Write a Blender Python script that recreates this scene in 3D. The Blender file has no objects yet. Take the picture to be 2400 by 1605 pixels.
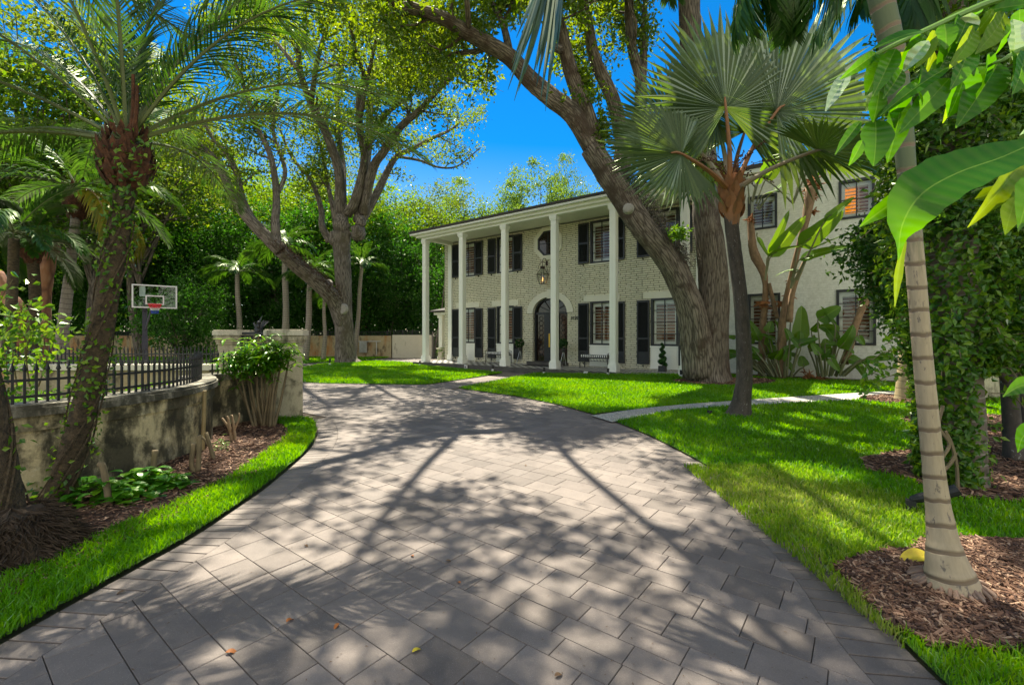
import bpy, math, random
import numpy as np
from mathutils import Vector, Matrix
from mathutils.geometry import delaunay_2d_cdt
PI=math.pi; R=math.radians
random.seed(7); rg=np.random.default_rng(11)
sc=bpy.context.scene; COL=sc.collection
F,H,HY=1066.7,1.55,785.0          # focal length in photo pixels, eye height, horizon row
def at(px,py,d): return np.array([(px-1200)/F*d,d,H+(HY-py)/F*d])
def gnd(px,py,z=0.0):
    d=F*(H-z)/(py-HY); return np.array([(px-1200)/F*d,d,z])
ANG=R(-37.66); UX=np.array([math.cos(ANG),math.sin(ANG),0]); VX=np.array([-math.sin(ANG),math.cos(ANG),0]); HO=np.array([-4.36,23.0,0.0])
def fac(u,v,z=0.0): return HO+u*UX+v*VX+np.array([0,0,z])
def fpix(px,v):                    # where along the facade does a photo column fall, on the plane v
    r=(px-1200)/F; A=np.array([[r,-UX[0]],[1,-UX[1]]]); b=(HO+v*VX)[:2]; d,u=np.linalg.solve(A,b); return u
def nrm(a): a=np.asarray(a,float); return a/np.maximum(np.linalg.norm(a,axis=-1,keepdims=True),1e-9)

# ------------------------------------------------------------------ objects
def thing(name,label,cat,loc=(0,0,0),rotz=0,group=None):
    o=bpy.data.objects.new(name,None); COL.objects.link(o); o.empty_display_size=.2
    o.location=loc; o.rotation_euler=(0,0,rotz); return tag(o,label,cat,group)
def tag(o,label=None,cat=None,group=None,kind=None):
    for k,v in (('label',label),('category',cat),('group',group),('kind',kind)):
        if v: o[k]=v
    return o
def hang(o,parent,local=False):
    if parent is not None:
        o.parent=parent
        if not local:
            if parent.parent is None: o.matrix_parent_inverse=Matrix.LocRotScale(parent.location,parent.rotation_euler,parent.scale).inverted()
    return o
def dup(root,loc,rotz=None,scale=None,label=None,group=None):
    r=root.copy(); COL.objects.link(r); r.location=loc
    if rotz is not None: r.rotation_euler=(0,0,rotz)
    if scale is not None: r.scale=(scale,scale,scale) if not isinstance(scale,tuple) else scale
    if label: r['label']=label
    if group: r['group']=group
    for ch in list(root.children):
        c=ch.copy(); COL.objects.link(c); c.parent=r
        for g in list(ch.children):
            d=g.copy(); COL.objects.link(d); d.parent=c
    return r

class G:
    """collects geometry for ONE mesh"""
    def __init__(s): s.V=[];s.F=[];s.n=0;s.rn=[];s.tc=[]
    def add(s,V,F,mi=0,rnd=None,tc=None):
        V=np.asarray(V,float).reshape(-1,3); k=len(V)
        for f in (F if isinstance(F,list) else [F]):
            f=np.asarray(f,int)
            if f.size: s.F.append((f+s.n,mi))
        s.V.append(V); s.n+=k
        s.rn.append(np.full(k,random.random()) if rnd is None else np.broadcast_to(np.asarray(rnd,float),(k,)))
        s.tc.append(V if tc is None else tc); return s
    def box(s,x0,x1,y0,y1,z0,z1,mi=0,M=None,rnd=None):
        V=np.array([(x,y,z) for z in (z0,z1) for y in (y0,y1) for x in (x0,x1)],float)
        Fq=[[0,2,3,1],[4,5,7,6],[0,1,5,4],[2,6,7,3],[0,4,6,2],[1,3,7,5]]
        if M is not None: V=xf(V,M)
        return s.add(V,np.array(Fq),mi,rnd)
    def bar(s,a,b,w,mi=0,h=None): # square bar between two points
        a=np.array(a,float);b=np.array(b,float);t=nrm(b-a);up=np.array([0,0,1.]) if abs(t[2])<.95 else np.array([1.,0,0])
        x=nrm(np.cross(t,up));y=np.cross(x,t);h=h or w
        V=[p+sx*x*w/2+sy*y*h/2 for p in (a,b) for sx,sy in ((-1,-1),(1,-1),(1,1),(-1,1))]
        return s.add(V,np.array([[0,1,5,4],[1,2,6,5],[2,3,7,6],[3,0,4,7],[3,2,1,0],[4,5,6,7]]),mi)
    def tube(s,path,rad,n=8,mi=0,rough=0.0,cap=True,rnd=None):
        P=np.asarray(path,float); m=len(P); rad=np.broadcast_to(np.asarray(rad,float),(m,))
        T=nrm(np.gradient(P,axis=0)); x=nrm(np.cross(T[0],[0.3,0.9,0.1] if abs(T[0][2])>.5 else [0,0,1.]))
        ln=np.concatenate([[0],np.cumsum(np.linalg.norm(np.diff(P,axis=0),axis=1))]); a=np.linspace(0,2*PI,n,endpoint=False)
        V=[];tc=[];rmax=float(rad.max())
        ph=rg.uniform(0,6.28,3)
        for i in range(m):
            x=nrm(x-T[i]*np.dot(x,T[i])); y=np.cross(T[i],x)
            rr=rad[i]*(1+rough*(np.sin(3*a+ph[0]+ln[i]*1.3)+.6*np.sin(5*a+ph[1]-ln[i]*.9)+.5*rg.standard_normal(n)*.6))
            V.append(P[i]+np.outer(np.cos(a)*rr,x)+np.outer(np.sin(a)*rr,y))
            tc.append(np.stack([np.cos(a)*rmax,np.sin(a)*rmax,np.full(n,ln[i])],1))
        V=np.concatenate(V);tc=np.concatenate(tc)
        i,j=np.meshgrid(np.arange(m-1),np.arange(n),indexing='ij'); i=i.ravel();j=j.ravel();k=(j+1)%n
        Fq=np.stack([i*n+j,i*n+k,(i+1)*n+k,(i+1)*n+j],1); fs=[Fq]
        if cap:
            V=np.concatenate([V,P[:1],P[-1:]]);tc=np.concatenate([tc,[[0,0,0]],[[0,0,ln[-1]]]]);c0=m*n;q=np.arange(n);q2=(q+1)%n
            fs+=[np.stack([np.full(n,c0),q2,q],1),np.stack([np.full(n,c0+1),(m-1)*n+q,(m-1)*n+q2],1)]
        return s.add(V,fs,mi,rnd,tc)
    def cyl(s,c,r,z0,z1,n=16,mi=0,r2=None):
        return s.tube([(c[0],c[1],z0),(c[0],c[1],(z0+z1)/2),(c[0],c[1],z1)],[r,(r+(r2 or r))/2,r2 or r],n,mi)
    def prism(s,pts,z0,z1,mi=0): # pts convex or star-shaped xy outline
        P=np.asarray(pts,float);n=len(P);zz=lambda z:np.column_stack([P,np.full(n,z)]);c=P.mean(0)
        V=np.concatenate([zz(z0),zz(z1),[[c[0],c[1],z0],[c[0],c[1],z1]]]);q=np.arange(n);k=(q+1)%n
        return s.add(V,[np.stack([q,k,k+n,q+n],1),np.stack([q*0+2*n+1,q+n,k+n],1),np.stack([q*0+2*n,k,q],1)],mi)
    def ball(s,c,r,nu=14,nv=9,mi=0,jit=0.0,sz=1.0):
        a=np.linspace(0,2*PI,nu,endpoint=False);b=np.linspace(-PI/2,PI/2,nv)
        V=np.array([(math.cos(q)*math.cos(p),math.cos(q)*math.sin(p),math.sin(q)*sz) for q in b for p in a])*r*(1+jit*rg.standard_normal((nu*nv,1)))+np.array(c)
        i,j=np.meshgrid(np.arange(nv-1),np.arange(nu),indexing='ij');i=i.ravel();j=j.ravel();k=(j+1)%nu
        return s.add(V,np.stack([i*nu+j,i*nu+k,(i+1)*nu+k,(i+1)*nu+j],1),mi)
    def build(s,name,mats,parent=None,smooth=False,local=False):
        me=bpy.data.meshes.new(name); V=np.concatenate(s.V) if s.V else np.zeros((0,3))
        me.vertices.add(len(V)); me.vertices.foreach_set('co',V.astype(np.float32).ravel())
        cnt=[np.full(len(f),f.shape[1]) for f,_ in s.F]; idx=[f.ravel() for f,_ in s.F]; mi=[np.full(len(f),m) for f,m in s.F]
        cnt=np.concatenate(cnt);idx=np.concatenate(idx);mi=np.concatenate(mi)
        me.loops.add(len(idx));me.loops.foreach_set('vertex_index',idx.astype(np.int32))
        me.polygons.add(len(cnt));st=np.concatenate([[0],np.cumsum(cnt)[:-1]])
        me.polygons.foreach_set('loop_start',st.astype(np.int32));me.polygons.foreach_set('loop_total',cnt.astype(np.int32))
        me.polygons.foreach_set('material_index',mi.astype(np.int32))
        me.polygons.foreach_set('use_smooth',np.full(len(cnt),bool(smooth)))
        at_=me.attributes.new('rnd','FLOAT','POINT');at_.data.foreach_set('value',np.concatenate(s.rn).astype(np.float32))
        at_=me.attributes.new('tc','FLOAT_VECTOR','POINT');at_.data.foreach_set('vector',np.concatenate(s.tc).astype(np.float32).ravel())
        for m in (mats if isinstance(mats,(list,tuple)) else [mats]): me.materials.append(m)
        me.update(calc_edges=True); me.validate()
        o=bpy.data.objects.new(name,me);COL.objects.link(o); return hang(o,parent,local)
def share(o,name,parent,M):   # another part using the same mesh, placed by matrix (world)
    c=bpy.data.objects.new(name,o.data); COL.objects.link(c); hang(c,parent); c.matrix_basis=M; return c
def xf(V,M): M=np.array(M); return np.asarray(V)@M[:3,:3].T+M[:3,3]
def frame(o,x,z):             # matrix with local X along x, local Z near z
    x=nrm(x);z=np.asarray(z,float);z=nrm(z-x*np.dot(z,x));y=np.cross(z,x)
    M=np.eye(4);M[:3,0]=x;M[:3,1]=y;M[:3,2]=z;M[:3,3]=o;return Matrix(M.tolist())
def rot(o,rz,s=1.0): return Matrix.Translation(o)@Matrix.Rotation(rz,4,'Z')@Matrix.Scale(s,4)
def smooth_path(pts,k=6):     # Catmull-Rom through points
    P=np.asarray(pts,float)
    if len(P)<3: return np.array([P[0]+(P[-1]-P[0])*t for t in np.linspace(0,1,k+1)])
    Q=np.concatenate([[2*P[0]-P[1]],P,[2*P[-1]-P[-2]]]);out=[]
    for i in range(1,len(Q)-2):
        for t in np.arange(k)/k:
            a,b,c,d=Q[i-1:i+3];out.append(.5*(2*b+(c-a)*t+(2*a-5*b+4*c-d)*t*t+(3*b-a-3*c+d)*t**3))
    return np.array(out+[P[-1]])
# ------------------------------------------------------------------ leaf geometry
def leaves(g,P,D,N,L,W,fold=.12,mi=0,rnd=None):
    n=len(P);D=nrm(D);S=nrm(np.cross(D,N));N=np.cross(S,D);L=np.broadcast_to(L,(n,))[:,None];W=np.broadcast_to(W,(n,))[:,None]
    mid=P+D*L*.42+N*W*fold; V=np.stack([P,mid+S*W/2,P+D*L-N*L*.08,mid-S*W/2],1).reshape(-1,3)
    b=np.arange(n)[:,None]*4; Fq=np.concatenate([b+[0,1,2],b+[0,2,3]])
    r=rg.random(n) if rnd is None else rnd
    g.add(V,Fq,mi,np.repeat(r,4))
def rdir(n): return nrm(rg.standard_normal((n,3)))
def bigleaf(g,base,d,nrm_,L,W,curve=.6,ns=9,fold=.25,prof='ovate',mi=0,wave=0.0,rnd=None,tear=0):
    d=nrm(d);nn=np.asarray(nrm_,float);nn=nrm(nn-d*np.dot(nn,d));s=np.cross(d,nn);p=np.array(base,float);V=[];tc=[];step=L/ns
    r=random.random() if rnd is None else rnd
    for i in range(ns+1):
        t=i/ns
        w=W/2*((math.sin(PI*min(1,t**.75))**.8) if prof=='ovate' else (min(1,t*6)**.6*max(0,1-t)**.45*1.15 if prof=='paddle' else math.sin(PI*t)**.7*(1.1-.3*t)))
        if i in(0,ns): w=.002
        wl=w*(1+wave*math.sin(t*17+r*9))
        for k in (-1,-.5,0,.5,1): V.append(p+s*wl*k+nn*abs(k)*w*fold+nn*(wave*.25*w*math.sin(t*23+k*3+r*7)*abs(k)));tc.append((t*L,k*w,0))
        c=curve/ns; d2=d*math.cos(c)-nn*math.sin(c);nn=nn*math.cos(c)+d*math.sin(c);d=d2;p=p+d*step
    Fq=[[5*i+j,5*i+j+1,5*i+j+6,5*i+j+5] for i in range(ns) for j in range(4)]
    if tear: Fq=[q for q in Fq if not (random.random()<tear and (q[0]%5 in(0,3)))] or Fq
    g.add(np.array(V),np.array(Fq),mi,r,np.array(tc))
def frond(L=2.4,n=60,ll=.5,lw=.03,arch=1.2,vee=.45,droop=.6,start=.16,ang=55,seed=0,stalk=.02):
    """feather palm leaf along +X, up +Z: material 0 leaflets, 1 stalk"""
    r=np.random.default_rng(seed);g=G();m=24;a=.0;p=np.zeros(3);pts=[p];dirs=[np.array([1.,0,0])]
    for i in range(m):
        t=i/m;a-=arch/m*(.4+1.2*t);d=np.array([math.cos(a),0,math.sin(a)]);p=p+d*L/m;pts.append(p);dirs.append(d)
    pts=np.array(pts);dirs=np.array(dirs);g.tube(pts[::2],np.linspace(stalk,.003,len(pts[::2])),5,1,cap=False)
    Vs=[];rn=[]
    for sd in (-1,1):
        for i in range(n):
            t=start+(1-start)*(i+.5+r.uniform(-.2,.2))/n;q=min(t,.999)*m;k=int(q);f=q-k;b=pts[k]*(1-f)+pts[k+1]*f;T=dirs[k];Nn=np.array([-T[2],0,T[0]])
            sz=ll*(math.sin(PI*min(.97,(t-start)/(1-start)*.86+.12))**.6);A=R(ang-25*t)+r.uniform(-.1,.1);vv=vee+r.uniform(-.25,.25)
            side=np.array([0,sd,0])*math.cos(vv)+Nn*math.sin(vv);d=T*math.cos(A)+side*math.sin(A);
            w=np.cross(d,Nn);w=nrm(w)*lw;drp=np.array([0,0,-1.])*droop*sz
            mid=b+d*sz*.45+drp*.16;tip=b+d*sz*.95+drp*.75
            wm=w*.5+Nn*lw*.2
            Vs.append([b-w*.3,b+w*.3,mid+wm,mid-w*.5+Nn*lw*.2,b+d*sz*.75+drp*.43+w*.34,b+d*sz*.75+drp*.43-w*.34,tip]);rn.append(r.random())
    Vs=np.array(Vs);k=len(Vs);b=np.arange(k)[:,None]*7
    g.add(Vs.reshape(-1,3),[np.concatenate([b+[0,1,2,3],b+[3,2,4,5]]),b+[5,4,6]],0,np.repeat(rn,7)); return g
def fan(Rr=1.6,n=46,spread=300,split=.5,pleat=.02,cup=.15,droop=.1,seed=0):
    """palmate leaf, axis +X, normal +Z, hub at origin"""
    r=np.random.default_rng(seed);g=G();da=R(spread)/n
    for i in range(n):
        a=-R(spread)/2+(i+.5)*da;c=abs(a)/PI;Ri=Rr*(1-.38*c**1.3)*r.uniform(.95,1.03);s1=Ri*split*r.uniform(.92,1.06)
        dd=lambda ang,rad,z:np.array([math.cos(ang)*rad,math.sin(ang)*rad,z+cup*rad*abs(math.sin(ang))-droop*(rad/Rr)**2.5*Rr*(1+.4*r.random())])
        r0=.02;h=da*.5
        tw=r.uniform(-.05,.05)
        V=[dd(a-h,r0,0),dd(a,r0,.003),dd(a+h,r0,0),dd(a-h,s1,0),dd(a,s1,pleat),dd(a+h,s1,0)]
        m=(s1+Ri)/2;V+=[dd(a-h*.42+tw*.5,m,0),dd(a+tw*.5,m,pleat*.8),dd(a+h*.42+tw*.5,m,0),dd(a+tw,Ri,0)]
        g.add(np.array(V),[np.array([[0,1,4,3],[1,2,5,4],[3,4,7,6],[4,5,8,7]]),np.array([[6,7,9],[7,8,9]])],0,r.random())
    return g
def inpoly(P,poly):
    x,y=P[:,0],P[:,1];poly=np.asarray(poly)[:,:2];ins=np.zeros(len(P),bool);j=len(poly)-1
    for i in range(len(poly)):
        xi,yi=poly[i];xj,yj=poly[j];c=((yi>y)!=(yj>y))&(x<(xj-xi)*(y-yi)/((yj-yi) or 1e-9)+xi);ins^=c;j=i
    return ins
# ------------------------------------------------------------------ materials
class NT:
    def __init__(s,name):
        s.m=bpy.data.materials.new(name);s.m.use_nodes=True;s.t=s.m.node_tree;s.t.nodes.clear();s.o=s.n('ShaderNodeOutputMaterial')
    def n(s,typ,ins=None,**pr):
        x=s.t.nodes.new(typ)
        for k,v in pr.items(): setattr(x,k,v)
        for k,v in (ins or {}).items():
            k2=x.inputs[k]
            if isinstance(v,bpy.types.NodeSocket): s.t.links.new(v,k2)
            else: k2.default_value=(*v,1) if isinstance(v,tuple) and len(v)==3 and k2.type=='RGBA' else v
        return x
    def co(s,kind='tc',scale=(1,1,1)):
        v=s.n('ShaderNodeAttribute',attribute_name='tc').outputs['Vector'] if kind=='tc' else s.n('ShaderNodeTexCoord').outputs[kind]
        return s.n('ShaderNodeMapping',{0:v,'Scale':scale}).outputs[0]
    def noise(s,co,scale,detail=4,rough=.6,dist=0): return s.n('ShaderNodeTexNoise',{'Vector':co,'Scale':scale,'Detail':detail,'Roughness':rough,'Distortion':dist}).outputs['Fac']
    def ramp(s,fac,stops):
        x=s.n('ShaderNodeValToRGB',{0:fac});e=x.color_ramp.elements
        while len(e)<len(stops): e.new(.5)
        for q,(p,c) in zip(e,stops): q.position=p;q.color=(*c,1) if len(c)==3 else c
        return x.outputs[0]
    def mix(s,f,a,b,mode='MIX'):
        x=s.n('ShaderNodeMix',data_type='RGBA',blend_type=mode)
        for k,v in ((0,f),(6,a),(7,b)):
            if isinstance(v,bpy.types.NodeSocket): s.t.links.new(v,x.inputs[k])
            else: x.inputs[k].default_value=(*v,1) if isinstance(v,tuple) else v
        return x.outputs[2]
    def math(s,op,a,b=0.0,c=None):
        d={0:a,1:b}
        if c is not None: d[2]=c
        return s.n('ShaderNodeMath',d,operation=op).outputs[0]
    def rnd(s): return s.n('ShaderNodeAttribute',attribute_name='rnd').outputs['Fac']
    def bump(s,h,st=.4,d=.01): return s.n('ShaderNodeBump',{'Strength':st,'Distance':d,'Height':h}).outputs[0]
    def pr(s,col,rough=.7,nor=None,**kw):
        ins={'Base Color':col,'Roughness':rough}
        if nor is not None: ins['Normal']=nor
        for k,v in kw.items(): ins[k.replace('_',' ')]=v
        b=s.n('ShaderNodeBsdfPrincipled',ins);s.t.links.new(b.outputs[0],s.o.inputs[0]);return s.m
def plain(name,c1,c2=None,scale=6,rough=.7,bump=.25,kind='Object',stretch=(1,1,1),var=.0,bd=.01,fine=5,**kw):
    t=NT(name);co=t.co(kind,stretch);f=t.noise(co,scale,5,.62);c2=c2 or tuple(x*.75 for x in c1)
    col=t.mix(t.ramp(f,[(.3,(0,0,0)),(.7,(1,1,1))]),c1,c2)
    if var: col=t.mix(1.0,col,t.ramp(t.rnd(),[(0,(1-var,)*3),(1,(1+var*.0,)*3)]),'MULTIPLY')
    nor=t.bump(t.noise(co,scale*fine,4,.7),bump,bd) if bump else None
    return t.pr(col,rough,nor,**kw)
def leafmat(name,stops,tr=(.30,.42,.03),tw=.45,rough=.35,gl=.06,vein=None,rib=.0016):
    t=NT(name);r=t.rnd();col=t.ramp(r,[(i/(len(stops)-1),c) for i,c in enumerate(stops)])
    big=t.noise(t.co('Object'),.6,2); col=t.mix(1.0,col,t.ramp(big,[(.3,(.72,.75,.7)),(.7,(1.15,1.12,1.0))]),'MULTIPLY')
    nor=None
    if vein:
        w=t.n('ShaderNodeTexWave',{'Vector':t.co('tc'),'Scale':vein,'Distortion':.3,'Detail':.0},wave_type='BANDS',bands_direction='X').outputs['Fac'];nor=t.bump(w,.25,.006)
        col=t.mix(t.math('MULTIPLY',w,.12),col,(.16,.30,.03));yy=t.math('ABSOLUTE',t.n('ShaderNodeSeparateXYZ',{0:t.co('tc')}).outputs[1]);col=t.mix(t.math('MULTIPLY',t.math('LESS_THAN',yy,rib),.6),col,(.22,.36,.06))
    ii={'Color':col}; d=t.n('ShaderNodeBsdfDiffuse',ii)
    tc=t.mix(.5,col,tr); tc=t.mix(1.0,tc,t.ramp(r,[(0,(.75,.85,.7)),(1,(1.2,1.05,1))]),'MULTIPLY')
    tl=t.n('ShaderNodeBsdfTranslucent',{'Color':tc});m=t.n('ShaderNodeMixShader',{0:tw,1:d.outputs[0],2:tl.outputs[0]})
    gs=t.n('ShaderNodeBsdfGlossy',{'Color':(.9,1,.75),'Roughness':rough})
    if nor is not None:
        for q in (d,gs): t.t.links.new(nor,q.inputs['Normal'])
    lw=t.n('ShaderNodeLayerWeight',{'Blend':.25}).outputs['Fresnel'];m2=t.n('ShaderNodeMixShader',{0:t.math('ADD',t.math('MULTIPLY',lw,.16),gl*.45),1:m.outputs[0],2:gs.outputs[0]})
    t.t.links.new(m2.outputs[0],t.o.inputs[0]);return t.m
def bark(name,c1,c2,c3,sc_=(9,9,2.2),disp=.03,moss=None,rough=.9):
    t=NT(name);co=t.co('tc',sc_);v=t.n('ShaderNodeTexVoronoi',{'Vector':t.mix(.25,co,t.n('ShaderNodeTexNoise',{'Vector':co,'Scale':2.0,'Detail':3}).outputs['Color']),'Scale':1.0},feature='DISTANCE_TO_EDGE').outputs['Distance']
    n=t.noise(t.co('tc',(3,3,2)),2.2,6,.7);h=t.math('ADD',t.math('MINIMUM',t.math('MULTIPLY',v,2.5),.5),t.math('MULTIPLY',n,.6))
    col=t.mix(t.ramp(v,[(0.0,(0,0,0)),(.16,(1,1,1))]),c3,t.mix(t.ramp(n,[(.35,(0,0,0)),(.65,(1,1,1))]),c1,c2))
    if moss:
        q=t.noise(t.co('Object',(1,1,.7)),1.6,5,.7);col=t.mix(t.ramp(q,[(.5,(0,0,0)),(.62,(1,1,1))]),col,moss)
    return t.pr(col,rough,t.bump(h,.9,disp))
def rings(name,c1,c2,line,freq=6.0,rough=.75,w=.12,green=None,blot=None):
    t=NT(name);co=t.co('tc');z=t.n('ShaderNodeSeparateXYZ',{0:co}).outputs[2];n=t.noise(t.co('tc',(8,8,3)),2.0,5,.7)
    zz=t.math('ADD',t.math('MULTIPLY',z,freq),t.math('MULTIPLY',t.noise(co,3.0,2),.35));fr=t.math('FRACT',zz);ln=t.ramp(fr,[(0,(1,1,1)),(w*.5,(1,1,1)),(w,(0,0,0)),(.97,(0,0,0)),(1,(1,1,1))])
    col=t.mix(t.ramp(n,[(.35,(0,0,0)),(.68,(1,1,1))]),c1,c2);col=t.mix(ln,col,line)
    if blot:
        q=t.noise(t.co('tc',(1,1,.8)),9.0,4,.75);col=t.mix(t.ramp(q,[(.60,(0,0,0)),(.66,(1,1,1))]),col,blot)
    if green: # young green internodes above a height
        oz=t.n('ShaderNodeSeparateXYZ',{0:t.co('Object')}).outputs[2];col=t.mix(t.ramp(t.math('ADD',oz,t.math('MULTIPLY',n,.7)),[(.0,(0,0,0)),(1,(1,1,1))]) if False else t.math('MULTIPLY',t.n('ShaderNodeMapRange',{0:t.math('ADD',z,t.math('MULTIPLY',n,.5)),1:green[1],2:green[1]+.4}).outputs[0],t.math('SUBTRACT',1.0,ln)),col,green[0])
    h=t.math('SUBTRACT',t.math('MULTIPLY',n,.5),t.n('ShaderNodeRGBToBW',{0:ln}).outputs[0]);return t.pr(col,rough,t.bump(h,.5,.008))
# ================================================================== materials
m_soil=plain('soil',(.15,.15,.075),(.11,.12,.05),3,.95,.6,bd=.03)
t=NT('lawn_turf');co=t.co('Object');n1=t.noise(co,1.2,4);n2=t.noise(t.co('Object',(1,1,1)),60,3,.8)
c=t.mix(t.ramp(n1,[(.35,(0,0,0)),(.65,(1,1,1))]),(.05,.17,.004),(.10,.24,.006));c=t.mix(t.ramp(n2,[(.3,(0,0,0)),(.7,(1,1,1))]),t.mix(.5,c,(.02,.05,.004)),c)
m_turf=t.pr(c,.8,t.bump(n2,.9,.04))
def grassmat(name,stops): return leafmat(name,stops,tr=(.42,.76,.008),tw=.55,rough=.45,gl=.03)
m_blade=grassmat('grass_blade',[(.06,.24,.003),(.09,.32,.004),(.13,.37,.005),(.20,.38,.010)])
m_blade2=grassmat('grass_blade_dry',[(.10,.24,.006),(.18,.32,.012),(.28,.36,.05),(.42,.38,.16)])  # dry patch of lawn, green to straw
# pavers: every stone is an island with its own tone
t=NT('paver_stone');co=t.co('Object');n=t.noise(co,3.5,6,.7);f=t.noise(co,160,3,.8);sp=t.noise(co,380,1,.5)
c=t.ramp(t.rnd(),[(0,(.19,.158,.140)),(.35,(.245,.204,.181)),(.7,(.30,.250,.220)),(1,(.22,.187,.168))])
c=t.mix(t.ramp(n,[(.3,(0,0,0)),(.72,(1,1,1))]),t.mix(1.0,c,(.72,.72,.73),'MULTIPLY'),c);st=t.noise(co,.55,5,.65);c=t.mix(t.ramp(st,[(.38,(0,0,0)),(.62,(1,1,1))]),t.mix(1.0,c,(.80,.80,.81),'MULTIPLY'),c);c=t.mix(t.ramp(f,[(.35,(0,0,0)),(.7,(1,1,1))]),t.mix(1.0,c,(.8,.79,.78),'MULTIPLY'),c)
c=t.mix(t.ramp(sp,[(.70,(0,0,0)),(.76,(1,1,1))]),c,(.5,.46,.42));m_paver=t.pr(c,.72,t.bump(f,.35,.006))
m_joint=plain('paver_joint',(.075,.058,.042),(.11,.085,.06),14,.95,.4)
t=NT('mulch_bed');co=t.co('Object');n=t.noise(co,30,5,.8);m_mulchbase=t.pr(t.ramp(n,[(.3,(.025,.012,.007)),(.6,(.09,.042,.024)),(.8,(.16,.085,.05))]),.95,t.bump(n,1,.04))
t=NT('mulch_chip');c=t.ramp(t.rnd(),[(0,(.03,.013,.008)),(.35,(.10,.047,.027)),(.7,(.19,.098,.058)),(1,(.38,.25,.165))]);m_chip=t.pr(c,.85,t.bump(t.noise(t.co('Object',(1,1,1)),90,3),.5,.004))
t=NT('white_gravel');co=t.co('Object');v=t.n('ShaderNodeTexVoronoi',{'Vector':co,'Scale':38.0});c=t.mix(t.ramp(v.outputs['Distance'],[(.25,(1,1,1)),(.62,(0,0,0))]),(.34,.32,.28),t.mix(.2,(.80,.77,.70),v.outputs['Color']))
m_gravel=t.pr(c,.9,t.bump(t.math('SUBTRACT',1.0,v.outputs['Distance']),1,.03))
m_court=plain('court_concrete',(.20,.20,.19),(.15,.15,.145),1.5,.9,.2)

# ================================================================== outlines on the ground (metres)
drive=[(-2.75,-6),(-2.6,1.5),(-2.56,2.28),(-2.5,2.88),(-2.44,3.45),(-2.46,4.1),(-2.5,4.68),(-2.68,5.88),(-2.86,6.6),(-3.11,7.28),(-3.5,8.07),(-3.75,8.4),(-4.6,9.3),(-6.3,10.25),(-9,11.2),(-16,14),(-26,21),(-26,31),(-4,31),(-2,27),(3.0,19.2),
 (.78,17.6),(-1.53,13.1),(.107,11.4),(.98,10.1),(1.59,8.79),(1.84,8.03),(2.1,6.95),(2.24,5.95),(2.31,5.2),(2.32,4.55),(2.25,3.95),(2.11,2.92),(1.98,2.39),(1.91,2.03),(1.85,1.2),(1.85,-6)]
def crv(p,k=5): return smooth_path([(x,y,0) for x,y in p],k)[:,:2].tolist()
island=crv([(-9.8,21.4),(-8.9,17.6),(-6.86,14.9),(-4.8,14.35),(-2.9,14.1)],4)+[(-2.55,14.25),(-.39,18.2),(-4.9,22.9)]+crv([(-5.0,24.2),(-6.8,25.6),(-8.6,26.6),(-9.9,25.2),(-9.8,21.4)],4)[:-1]
backlawn=[(-32,24.6),(-11.2,24.6),(-9.6,27.6),(-8.3,29.6),(-8.3,30.8),(-32,30.8)]
lawnA=[(-1.53,13.1),(-.75,12.3),(.107,11.4),(.55,10.75),(.98,10.1),(1.3,9.4),(1.59,8.79)]+crv([(1.75,8.95),(2.54,9.35),(3.5,9.83),(4.8,10.25),(7,10.75),(9.5,11.2),(14.6,12.0)],3)+[(14.6,12.6),(13.5,13.2),(7.6,17.6),(5.9,15.5),(.9,17.9)]
lawnB=[(1.84,8.03),(2.1,6.95),(2.24,5.95),(2.31,5.2),(2.32,4.55),(2.25,3.95),(2.16,3.3),(2.11,2.92),(1.98,2.39),(1.91,2.03),(1.85,1.2),(1.85,-1),(6,-1),(16,3),(16,11.2)]+crv([(14.6,11.1),(8.6,10.25),(5.15,9.72),(3.48,9.29),(2.79,8.82),(2.1,8.25)],3)
gravel=crv([(1.5,8.6),(2.54,9.33),(3.5,9.82),(4.8,10.24),(7,10.74),(9.5,11.19),(15,12.05)],3)+crv([(15,11.15),(8.6,10.26),(5.15,9.73),(3.48,9.3),(2.79,8.83),(2.1,8.26),(1.75,7.95)],3)
strip=[(-2.6,1.5),(-2.56,2.28),(-2.5,2.88),(-2.44,3.45),(-2.46,4.1),(-2.5,4.68),(-2.68,5.88),(-2.86,6.6),(-3.11,7.28),(-3.5,8.07),(-3.8,8.35),(-4.4,8.2),(-3.95,7.75),(-3.62,7.4),(-3.33,6.75),(-3.16,5.88),(-2.98,4.81),(-3.02,4.06),(-3.1,3.4),(-3.12,3.0),(-3.25,2.3),(-3.4,1.0),(-2.65,.5)]
strip=[(x-.018,y) for x,y in strip]
bedL=[(-2.95,.3),(-2.9,2.4),(-2.8,3.4),(-2.75,4.8),(-2.95,6.0),(-3.4,7.4),(-3.9,8.2),(-4.3,8.6),(-5.6,8.0),(-6.2,4.6),(-5.4,2.2),(-5,0)]
bedR=crv([(2.11,2.98),(2.3,3.08),(2.54,3.18),(2.87,3.24),(3.0,3.36),(3.23,3.42),(3.78,3.36),(4.6,3.3)],3)+[(4.9,2.6),(3.2,2.28),(2.6,2.2),(2.05,2.22),(1.98,2.39)]
bedP=crv([(4.0,5.15),(4.2,4.75),(4.05,4.33),(4.65,4.13),(5.4,4.1),(7,4.2),(9,5),(9,8.2),(7.2,8.3),(6.5,7.2),(5.6,6.2),(4.9,5.9),(4.3,5.6)],3)
bedT=[(8.7+.95*math.cos(a),10.0+.6*math.sin(a)) for a in np.linspace(0,6.2,14)]
bedO=[(6.35+1.5*math.cos(a)*(1+.1*math.sin(3*a)),13.5+.9*math.sin(a)) for a in np.linspace(0,6.2,18)]
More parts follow.
